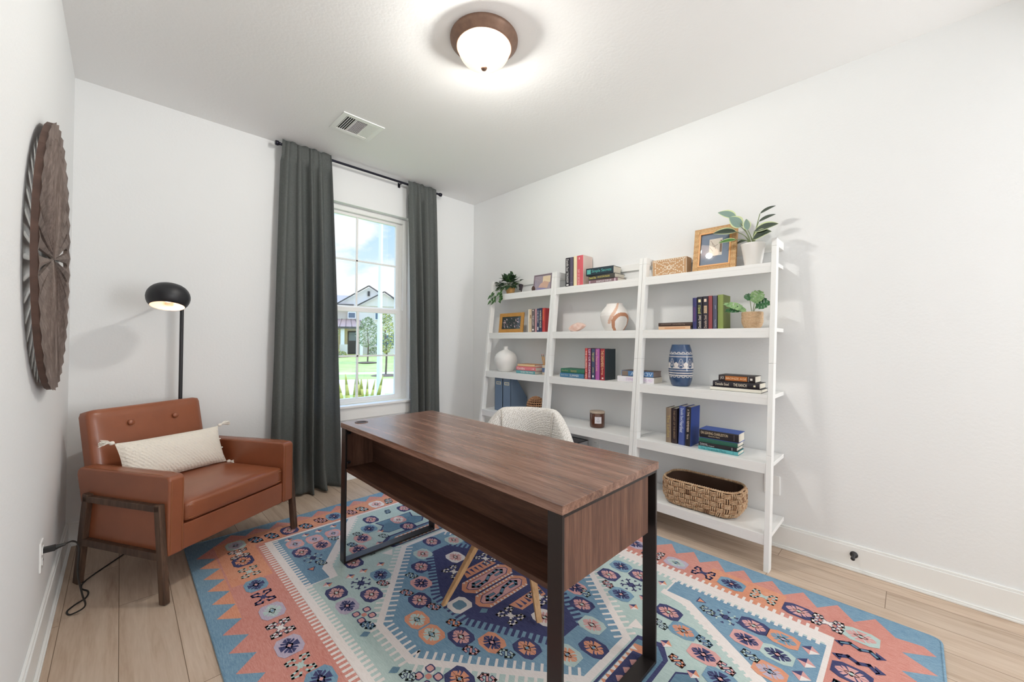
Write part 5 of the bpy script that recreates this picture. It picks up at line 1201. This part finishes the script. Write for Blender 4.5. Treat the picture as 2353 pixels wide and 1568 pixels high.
# white and terracotta curved vase
PC = Vector((2.90, -1.872, 1.300)); t = thing('vase', 'white vase with peach and terracotta curved bands on the second shelf of the middle unit', 'vase', PC)
prof = [(.001, 0), (.062, 0), (.070, .004), (.092, .045), (.104, .085), (.108, .112), (.104, .135), (.086, .165), (.066, .188), (.058, .204), (.060, .209), (.054, .209), (.050, .19), (.001, .185)]
pr2 = []
for i in range(len(prof)-1):
    for k in range(6): q = k/6; pr2.append((prof[i][0]*(1-q)+prof[i+1][0]*q, prof[i][1]*(1-q)+prof[i+1][1]*q))
pr2.append(prof[-1]); NA = 144
def vcol(i, j):
    a = 2*pi*(j+.5)/NA; z = pr2[i][1]; s = (a-pi-.62)  # angle from the side facing the room's camera corner
    s = (s+pi) % (2*pi)-pi; yy = s*.105
    if i > 66: return 0
    d = sqrt((yy-.055)**2+(z-.045)**2)
    if .062 < d < .090 and z < .16: return 1
    d2 = yy+.075-(.11*(max(0, z-.02)/.2)**1.4)+.0
    if -.0 < d2 < .026 and z > .05: return 2
    return 0
g = G(); g.lathe(pr2, NA, PC, mf=vcol); g.build('body', [pbr('vase_white', 'EFEBE7', .65), pbr('vase_terracotta', 'C08A6C', .7), pbr('vase_peach', 'DDB8A2', .7)], t)
# amber candle jar
PC = Vector((2.845, -1.757, .558)); t = thing('candle', 'amber glass candle jar with wooden lid and white label on the fourth shelf', 'candle', PC)
g = G(); g.lathe([(.001, 0), (.050, 0), (.056, .006), (.0575, .02), (.0575, .104), (.055, .108), (.001, .108)], 40, PC); g.build('jar', pbr('amber_glass', '5A3222', .12, coat=.6), t)
g = G(); g.lathe([(.001, .108), (.054, .108), (.058, .110), (.058, .121), (.056, .123), (.001, .123)], 40, PC); g.build('lid', wood('lid_wood', 'A99482', 'CDBBA8', axis=1), t)
lc = atan2(CAM.y-PC.y, CAM.x-PC.x)+.12; g = G(); g.grid(lambda u, v: (PC.x+.058*cos(lc-.45+.9*u), PC.y+.058*sin(lc-.45+.9*u), PC.z+.036+.05*v), 8, 1); g.build('label', cm('E9E6EC', .6), t)
for k, (z_, s_) in enumerate(((.070, .5), (.056, .8), (.048, .65))): 
    g = G(); g.grid(lambda u, v: (PC.x+.0585*cos(lc-.3*s_+.6*s_*u), PC.y+.0585*sin(lc-.3*s_+.6*s_*u), PC.z+z_+.0025*v), 6, 1); g.build('label_line', cm('7F7C86', .6), t)
# grey box on the bottom shelf
t = thing('storage_box', 'grey storage box with black trim low behind the desk on the middle unit', 'box', (2.86, -1.47, .187))
g = G(); bx = (2.79, 2.98, -1.582, -1.36); frame_rect_ = ((bx[0], bx[0]+.004, bx[2], bx[3]), (bx[1]-.004, bx[1], bx[2], bx[3]), (bx[0], bx[1], bx[2], bx[2]+.004), (bx[0], bx[1], bx[3]-.004, bx[3]))
for a, b, c, d in frame_rect_: g.box(a, b, c, d, .187, .398)
g.box(bx[0], bx[1], bx[2], bx[3], .187, .191); g.build('box_body', pbr('box_grey', 'B2B2B6', .7), t)
g = G(); 
for a, b, c, d in frame_rect_: g.box(a-.001, b+.001, c-.001, d+.001, .398, .403)
g.build('rim', M['black'], t)
# carved box
t = thing('carved_box', 'tan and whitewashed carved wooden box with sunburst relief on the top shelf', 'decorative box', (2.945, -2.285, 1.675))
cw = pbr('carved_white', 'EADBC6', .8); ct = pbr('carved_tan', 'C49A70', .7)
x0 = 2.925; ya, yb, za, zb = -2.165, -2.405, 1.675, 1.800; yc, zc = (ya+yb)/2, (za+zb)/2
g = G(); g.box(x0, 3.005, yb, ya, za, zb); g.build('box_body', ct, t, bevel=.002)
g = G()
def blob(y, z, a, l, w_):
    l *= 1.25; w_ *= 1.7
    c, s_ = cos(a), sin(a); pts = [(y+c*l, z+s_*l), (y-s_*w_, z+c*w_), (y-c*l*.6, z-s_*l*.6), (y+s_*w_, z-c*w_)]
    g.add([(x0-.0005, *p) for p in pts]+[(x0-.004, y, z)], [(0, 1, 4), (1, 2, 4), (2, 3, 4), (3, 0, 4)], 0, True)
for sy in (-1, 1):
    for sz in (-1, 1):
        for k in range(1, 8):
            q = k/8; blob(yc+sy*.115*q, zc+sz*.056*q+.0, atan2(sz*.056, sy*.115)+.6*(-1)**k, .0085, .0032)
    for k in range(1, 8): blob(yc+sy*.014*k, zc+.0045*(-1)**k, .5*(-1)**k, .008, .003)
for sz in (-1, 1):
    for k in range(1, 4): blob(yc+.005*(-1)**k, zc+sz*.015*k, pi/2+.4*(-1)**k, .008, .003)
    for k in range(-7, 8): blob(yc+k*.0155, zc+sz*.054, .7*(-1)**k, .0075, .0028)
    for k in range(-3, 4):
        if k: blob(yc+k*.014, zc+sz*.038, .9*(-1)**k, .0075, .003); blob(yc+sz*.1, zc+k*.012, 1.2, .0075, .003)
for k in range(10): a = 2*pi*k/10; blob(yc+.011*cos(a), zc+.011*sin(a), a, .006, .0025)
for (a, b, c, d) in ((yb, ya, za, za+.003), (yb, ya, zb-.003, zb), (yb, yb+.003, za, zb), (ya-.003, ya, za, zb)): g.box(x0-.002, x0, a, b, c, d)
g.build('carving', cw, t)
# blue patterned vase
PC = Vector((2.862, -2.392, .927)); t = thing('vase', 'tall glossy blue vase with white lace pattern on the third shelf of the nearest unit', 'vase', PC)
prof = [(.052, 0), (.060, .01), (.070, .045), (.0765, .10), (.0775, .14), (.074, .19), (.067, .235), (.059, .262), (.056, .274)]
def vr(z):
    for i in range(len(prof)-1):
        if prof[i][1] <= z <= prof[i+1][1]: q = (z-prof[i][1])/(prof[i+1][1]-prof[i][1]); return prof[i][0]*(1-q)+prof[i+1][0]*q
    return prof[-1][0]
NZ, NA = 137, 288
zs = [.274*i/NZ for i in range(NZ+1)]
def bv(i, j):
    z = zs[i]*1000; a = j/NA*2*pi; R_ = 75.; L_ = 2*pi*R_
    s6 = (a*8/(2*pi)) % 1-.5; s16 = (a*16/(2*pi)) % 1-.5
    def arcs(zc, sg):
        d = sqrt((s16*29.4)**2+((z-zc)*sg)**2)
        return (z-zc)*sg > 0 and (11 < d < 13.5 or 7 < d < 9)
    if arcs(212, 1) or arcs(70, -1): return 1
    if 209.5 < z < 212.5 or 196 < z < 198 or 191 < z < 193 or 69 < z < 72.5 or 105 < z < 108 or 116 < z < 119: return 1
    if 72 < z < 88 : return 1 if (abs(z-80) < 3 and (a*60) % 1 < 1) == False and (z < 75 or z > 84 or (int(a*40) % 2 == 0)) else 0
    if 88 < z < 104: return 1 if (z-96)*1 > 4 or z < 91 else 0
    if 120 < z < 191:
        # pointed teardrops between lace arches
        zz = z-120; x_ = s6*59
        wt = 21*(max(0, 1-(zz/62)))**.62 if zz > 12 else 21*sin(pi/2*max(.05, zz/12))**.5
        if abs(abs(x_)-wt) < 1.3 and zz < 62: return 1
        wi = 13*(max(0, 1-(zz/44)))**.62
        if abs(abs(x_)-wi) < 1.1 and zz < 44: return 1
        if x_*x_+(zz-18)**2 < 16: return 1
        if abs(x_) > wt and zz < 40-(29.5-abs(x_))*0.9: return 1
    return 0
g = G(); g.lathe([(.001, 0)]+[(vr(z), z) for z in zs]+[(.050, .272), (.048, .20), (.001, .19)], NA, PC, mf=lambda i, j: bv(i-1, j) if 0 < i <= NZ else 0)
g.build('body', [pbr('blue_glaze', '2C4468', .15, vary=(18, '3F5C82', .7), coat=.5), pbr('white_slip', 'D9D3CF', .3)], t)
# woven basket
BXc, BYc, BZ = 2.835, -2.545, .187
t = thing('woven_basket', 'oblong brown woven seagrass basket on the bottom shelf of the nearest unit', 'basket', (BXc, BYc, BZ))
HX_, HY_, HZ_ = .125, .222, .158
def bpath(s, z):   # s in 0..1 round a rounded rectangle, swelling slightly
    k = 1 - .16*(1-min(1, z/(HZ_*.45)))**2 ; a_, b_ = HX_*k, HY_*k; r = .085*k
    segs = [(2*(b_-r), 'r'), (pi/2*r, 'c'), (2*(a_-r), 't'), (pi/2*r, 'c'), (2*(b_-r), 'l'), (pi/2*r, 'c'), (2*(a_-r), 'b'), (pi/2*r, 'c')]
    tot = sum(q[0] for q in segs); d = s % 1*tot
    P_ = [((a_, -(b_-r)), (0, 1)), ((a_-r, b_-r), 0), ((a_-r, b_), (-1, 0)), ((-(a_-r), b_-r), 90), ((-a_, b_-r), (0, -1)), ((-(a_-r), -(b_-r)), 180), ((-(a_-r), -b_), (1, 0)), ((a_-r, -(b_-r)), 270)]
    for i, (l_, _) in enumerate(segs):
        if d <= l_ or i == 7:
            if i % 2 == 0: o_, dr = P_[i]; nrm = Vector((dr[1], -dr[0], 0)); return Vector((BXc+o_[0]+dr[0]*d, BYc+o_[1]+dr[1]*d, BZ+z)), nrm
            o_, a0 = P_[i]; a = rad(a0)+d/r; nrm = Vector((cos(a), sin(a), 0)); return Vector((BXc+o_[0]+r*cos(a), BYc+o_[1]+r*sin(a), BZ+z)), nrm
        d -= l_
sea1 = pbr('seagrass', 'A97E58', .75, vary=(60, 'DEC4A4', .9), bump=(300, .4, .002)); sea2 = pbr('seagrass_dark', '7E5A40', .8, vary=(50, 'A88464', .8)); seai = pbr('basket_inner', '4A3224', .9)
g = G(); NC, NR = 34, 5; hz = (HZ_-.012)/NR
for i in range(NC):
    for j in range(NR):
        s0, s1 = i/NC, (i+1)/NC; z0, z1 = .006+j*hz, .006+(j+1)*hz; m_ = 0 if random.random() < .9 else 1
        if (i+j) % 2:
            for k in range(3):
                zz = z0+hz*(.2+.3*k); pts = []
                for q in range(6): u = q/5; p, n = bpath(s0-.12/NC+(s1-s0)*1.24*u, zz); pts.append(p+n*(.0005+.0105*sin(pi*u)))
                g.tube(pts, .0043, 6, m=m_)
        else:
            for k in range(3):
                s = s0+(s1-s0)*(.2+.3*k); pts = []
                for q in range(6): u = q/5; zz = z0-hz*.12+hz*1.24*u; p, n = bpath(s, max(.004, zz)); pts.append(p+n*(.0005+.0105*sin(pi*u)))
                g.tube(pts, .0041, 6, m=m_)
g.build('weave', [sea1, sea2], t)
g = G(); g.grid(lambda u, v: bpath(u, .004+v*(HZ_-.01))[0]-bpath(u, .004+v*(HZ_-.01))[1]*.006, 96, 10); g.prism([tuple((bpath(k/48, .002)[0])[:2]) for k in range(48)], .004, axis=2, base=BZ+.0005); g.build('lining', seai, t)
g = G(); n = 192; pts = [bpath(k/n, HZ_)[0] for k in range(n)]; g.tube(pts, .0062, 8, closed=True)
for k in range(0, n, 2): p, nn_ = bpath(k/n, HZ_); p2, n2 = bpath((k+1.6)/n, HZ_); g.tube([p+nn_*.0066+Vector((0, 0, -.002)), (p+p2)/2+Vector((0, 0, .0072)), p2-n2*.0066+Vector((0, 0, -.001))], .0024, 4)
g.build('rim', [sea1], t)

# ------------------------------------------------------------------ outside: street, lawn, house across the road
E1 = Vector((.891, -.454, 0)); E2 = Vector((.454, .891, 0)); C2 = Vector((CAM.x, CAM.y, 0))
def O(s, d, z): return C2 + E1*s + E2*d + Vector((0, 0, z))
def gz(d):
    for (a, za), (b, zb) in (((3, -.35), (12, -.6)), ((12, -.6), (25, -.6)), ((25, -.6), (36, .14)), ((36, .14), (90, .3))):
        if a <= d <= b: return za+(zb-za)*(d-a)/(b-a)
    return -.35
def strip(name, d0, d1, mat, dz=0, s0=-40, s1=40, n=8):
    g = G(); g.grid(lambda u, v: O(s0+(s1-s0)*u, d0+(d1-d0)*v, gz(d0+(d1-d0)*v)+dz), n, n, smooth=False)
    return g.build(name, mat)
lawnm = pbr('lawn', '8FA04C', .95, vary=(2.5, 'A9B75C', .9), bump=(40, .5, .02), coord='Generated', vscale=(40, 40, 1)); 
lawnm = pbr('lawn', 'A0A85C', .95, vary=(1.2, 'BCC27A', .9))
struct(strip('lawn_near', 3.6, 14.4, lawnm)); struct(strip('street', 14.4, 20.1, pbr('concrete_street', 'CFC6BE', .9, vary=(.6, 'BDB4AD', .6)), -.02)); struct(strip('verge', 20.1, 23.3, lawnm)); struct(strip('sidewalk', 23.3, 24.6, pbr('sidewalk_concrete', 'E2DDD8', .9))); struct(strip('lawn_far', 24.6, 90, lawnm, n=24))
HD = 36.
cream = pbr('house_cream', 'E3D8CE', .9); shade_ = pbr('house_grey', 'C9C6CC', .9); roofm = pbr('roof_shingle', 'A8988E', .95, vary=(6, '948479', .8)); trimw = pbr('house_trim', 'F2EEEA', .7); tanw = pbr('house_tan', 'DBC9A8', .9); dk = pbr('house_dark', '2E2E32', .4); metal = pbr('porch_metal_roof', 'A88B80', .5, metal=.2); eave = pbr('eave_dark', '5B5550', .7)
t = thing('house', 'cream two-gabled house with brown porch roof across the street', 'house', O(-2, HD, gz(HD)))
def ob(g, s0, s1, d0, d1, z0, z1, m=0): g.hexa([O(s0, d0, z0), O(s1, d0, z0), O(s1, d1, z0), O(s0, d1, z0), O(s0, d0, z1), O(s1, d0, z1), O(s1, d1, z1), O(s0, d1, z1)], m)
g = G(); ob(g, -9, 5, HD+.4, HD+9, 0, 4.35); ob(g, -3.05, 5, HD, HD+.4, 0, 4.35)
g.add([O(-3.9, HD+.1, 4.3), O(1.2, HD+.1, 4.3), O(-1.42, HD+.1, 5.86), O(-3.9, HD+6, 4.3), O(1.2, HD+6, 4.3), O(-1.42, HD+6, 5.86)], [(0, 1, 2), (3, 5, 4), (0, 2, 5, 3), (1, 4, 5, 2)])
g.add([O(-2.2, HD-.35, 4.2), O(1.6, HD-.35, 4.2), O(-.15, HD-.35, 5.35), O(-2.2, HD+4, 4.2), O(1.6, HD+4, 4.2), O(-.15, HD+4, 5.35)], [(0, 1, 2), (3, 5, 4), (0, 2, 5, 3), (1, 4, 5, 2)])
ob(g, -2.15, 1.55, HD-.3, HD, 0.1, 4.3); g.build('wall', cream, t)
g = G(); g.add([O(-10, HD-.2, 4.25), O(-2.6, HD-.2, 4.25), O(-2.3, HD+5, 5.55), O(-10, HD+5, 5.55), O(-10, HD+10, 4.2), O(6, HD+10, 4.2), O(6, HD+5, 5.55)], [(0, 1, 2, 3), (3, 2, 6, 5, 4)])
g.add([O(.9, HD-.1, 4.3), O(6, HD-.1, 4.3), O(6, HD+5, 5.55), O(.9, HD+5, 5.0)], [(0, 1, 2, 3)]); g.build('roof', roofm, t, solid=.1)
g = G()
def rake(a, b, d, w_=.10): a = O(*a); b = O(*b); g.tube([a, b], .075, 4, smooth=False)
for p, q in (((-4.05, HD-.1, 4.25), (-1.42, HD-.1, 5.95)), ((-1.42, HD-.1, 5.95), (.1, HD-.1, 4.98)), ((-2.4, HD-.5, 4.15), (-.15, HD-.5, 5.45)), ((-.15, HD-.5, 5.45), (1.8, HD-.5, 4.15)), ((-10, HD-.3, 4.25), (-2.6, HD-.3, 4.25))): rake(p, q, 0)
g.build('eave', eave, t)
g = G(); ob(g, -1.52, -1.34, HD-.02, HD+.1, 5.1, 5.5); g.build('gable_vent', dk, t)
def hwin(s0, s1, z0, z1, d=HD-.31, m=None):
    g = G(); ob(g, s0-.07, s1+.07, d-.06, d, z0-.09, z1+.07); f = g.build('window', trimw, t); g = G(); ob(g, s0, s1, d-.08, d-.06, z0, z1); g.build('pane', pbr('far_glass', '5B6E80', .15), f)
hwin(-.85, -.42, 3.10, 3.62); hwin(-.75, .75, .85, 1.75); hwin(-3.0, -2.5, 3.2, 3.6, HD)
g = G(); ob(g, -9, -3.05, HD-.1, HD+.4, 0, 2.3); g.build('porch_wall', tanw, t)
g = G(); g.add([O(-6.2, HD-2.2, 2.32), O(-1.65, HD-2.2, 2.32), O(-2.15, HD+.1, 3.05), O(-5.6, HD+.1, 3.05)], [(0, 1, 2, 3)]); g.build('porch_roof', metal, t, solid=.06)
g = G()
for k in range(11): u = k/10; g.tube([O(-6.2+4.55*u, HD-2.2, 2.38), O(-5.6+3.45*u, HD+.1, 3.11)], .022, 4)
g.build('roof_seams', cm('6E5850', .6), t)
g = G(); ob(g, -6.2, -1.65, HD-2.22, HD-2.12, 2.2, 2.36); g.build('fascia', eave, t)
g = G(); ob(g, -3.40, -3.13, HD-2.1, HD-1.8, .1, 2.22); ob(g, -1.95, -1.75, HD-2.1, HD-1.9, .1, 2.22); g.build('column', trimw, t)
g = G(); ob(g, -3.45, -2.9, HD-2.2, HD-1.75, .1, .95); g.build('column_base', pbr('stone_pale', 'E3DAD0', .9), t)
g = G(); ob(g, -3.05, -2.25, HD-.12, HD-.02, .15, 2.05); d_ = g.build('door', dk, t); g = G(); ob(g, -2.95, -2.42, HD-.14, HD-.12, 1.25, 1.95); g.build('door_glass', pbr('far_glass2', '7A8894', .2), d_)
# trees
tl = [pbr('tree_leaf_olive', '7C8A66', .8), pbr('tree_leaf_light', 'A3AC82', .8), pbr('tree_leaf_yellow', 'BDBB6A', .8)]
def tree(label, s, d, h, cr, cz, chh, mats, seed, n=1100, trunk=.05):
    base = O(s, d, gz(d)); t = thing('young_tree', label, 'tree', base, 'young trees on the lawn across the street'); rnd = random.Random(seed)
    g = G(); g.tube(smooth([base, base+Vector((.04, 0, h*.4)), base+Vector((-.03, .05, h*.8))], 4), [trunk]*5+[trunk*.6]*4, 7); g.build('trunk', pbr('bark', '6B5B4C', .9), t)
    g = G()
    for i in range(n):
        a = rnd.uniform(0, 2*pi); u = rnd.uniform(-1, 1); r = rnd.uniform(.2, 1)**.5; w_ = cr*sqrt(1-u*u)*(1-.25*u)
        c = base + Vector((w_*r*cos(a), w_*r*sin(a), cz+chh*u)); s_ = rnd.uniform(.04, .09); q = Vector((rnd.gauss(0, 1), rnd.gauss(0, 1), rnd.gauss(0, 1))).normalized(); p = q.orthogonal().normalized(); k = q.cross(p)
        g.add([c-p*s_, c-k*s_*.5, c+p*s_, c+k*s_*.5], [(0, 1, 2, 3)], rnd.randrange(len(mats)))
    g.build('foliage', mats, t)
    g = G(); g.lathe([(.001, .08), (.5, .05), (.75, .01)], 16, base); g.build('mulch_bed', cm('6B5748', .95), t)
tree('young olive-green tree in front of the house, seen through the window centre', -1.20, 29.6, 3.0, .80, 2.15, 1.05, [tl[0], tl[1]], 1)
tree('slim yellow-green tree nearest the street, right of the light pole', .02, 22.0, 3.0, .42, 2.35, 1.15, [tl[1], tl[2]], 2, 900)
tree('grey-green tree at the left edge of the window view beside the curtain', -4.25, 33.0, 3.2, .85, 2.0, 1.2, [tl[0], tl[1]], 3)
for lb, s, d, r, m in (('bright green shrub by the porch of the far house', -3.75, 33.5, .55, 2), ('yellow flowering shrub at the foot of the porch column', -3.15, 33.2, .35, 2), ('dark green shrub under the ground-floor window of the far house', -.95, 35.0, .5, 0)):
    t = thing('shrub', lb, 'shrub', O(s, d, gz(d)), 'shrubs by the house'); g = G(); rnd = random.Random(int(d*9))
    for i in range(160):
        a = rnd.uniform(0, 6.28); u = rnd.uniform(0, 1); c = O(s, d, gz(d))+Vector((r*cos(a)*sqrt(1-u*u)*.9, r*sin(a)*sqrt(1-u*u)*.9, r*1.3*u)); s_ = .08; q = Vector((rnd.gauss(0, 1), rnd.gauss(0, 1), rnd.gauss(0, 1))).normalized(); p = q.orthogonal().normalized(); k = q.cross(p)
        g.add([c-p*s_, c-k*s_*.6, c+p*s_, c+k*s_*.6], [(0, 1, 2, 3)], rnd.randrange(2))
    g.build('foliage', [tl[m], tl[1]], t)
# light pole
t = thing('light_pole', 'tall pale grey street light pole standing on the grass by the street', 'pole', O(-.19, 14.0, gz(14.0)))
g = G(); b_ = O(-.19, 14.0, gz(14.0)); g.lathe([(.09, 0), (.085, 2.4), (.075, 2.42), (.06, 8.2)], 20, b_); g.build('pole', pbr('pole_grey', 'E2E1DF', .6), t)
g = G(); g.lathe([(.001, .05), (.17, .05), (.19, 0)], 20, b_); g.build('pole_base', cm('D8D2C8', .9), t)
# yard sign
t = thing('yard_sign', 'dark grey yard sign with white lettering outside the window behind the left curtain', 'sign', O(-1.0, 6.3, gz(6.3)))
g = G(); ob(g, -1.28, -.695, 6.28, 6.31, .58, 1.02); sb_ = g.build('sign_board', pbr('sign_charcoal', '3D4046', .6), t)
g = G(); ob(g, -1.24, -1.20, 6.31, 6.35, gz(6.3), 1.04); ob(g, -.745, -.705, 6.31, 6.35, gz(6.3), .58); g.build('sign_post', pbr('post_white', 'E9E8E6', .7), t)
wl = cm('F4F4F4', .5)
for tx, s1, z_, h_ in (('NOW ON', -.725, .915, .035), ('&', -.775, .875, .022), ('FLOOR', -.705, .765, .035), ('MODEL', -.725, .705, .035)):
    w_ = h_*len(tx)*.95; text(tx, sb_, wl, O(s1-w_, 6.278, z_), E1, (0, 0, 1), w_, h_, bold=True)
# spiky plants just outside the window
t = thing('spiky_plant', 'yellow-green spiky leaved plant just outside the window', 'plant', O(-.22, 4.75, -.35))
rnd = random.Random(8)
bl = [(-.445, .78, .06), (-.40, .76, .045), (-.345, .86, .035), (-.25, .86, .07), (-.21, .80, .05), (-.155, .80, .03), (-.02, .84, .035), (-.09, .79, .03), (-.48, .70, .05)]
for s_, z_, w_ in bl:
    g = G(); b_ = O(-.27+(s_+.27)*.45 - (.22 if s_ > -.1 else 0)*.5, 4.75, -.35); tp = O(s_*1.22, 4.75, z_-.015)
    k = 10; 
    for i in range(k):
        u0, u1 = i/k, (i+1)/k; f = lambda u: max(.02, sin(pi*min(1, .12+u*.9)))**.6
        c0, c1 = b_.lerp(tp, u0), b_.lerp(tp, u1); g.add([c0-E1*w_*1.0*f(u0), c0+E1*w_*1.0*f(u0), c1+E1*w_*1.0*f(u1), c1-E1*w_*1.0*f(u1)], [(0, 1, 2, 3)], 0, True)
    g.build('leaf', pbr('yucca_leaf', 'A9AE4E', .5, vary=(18, 'D2CC72', .9)), t, solid=.004)
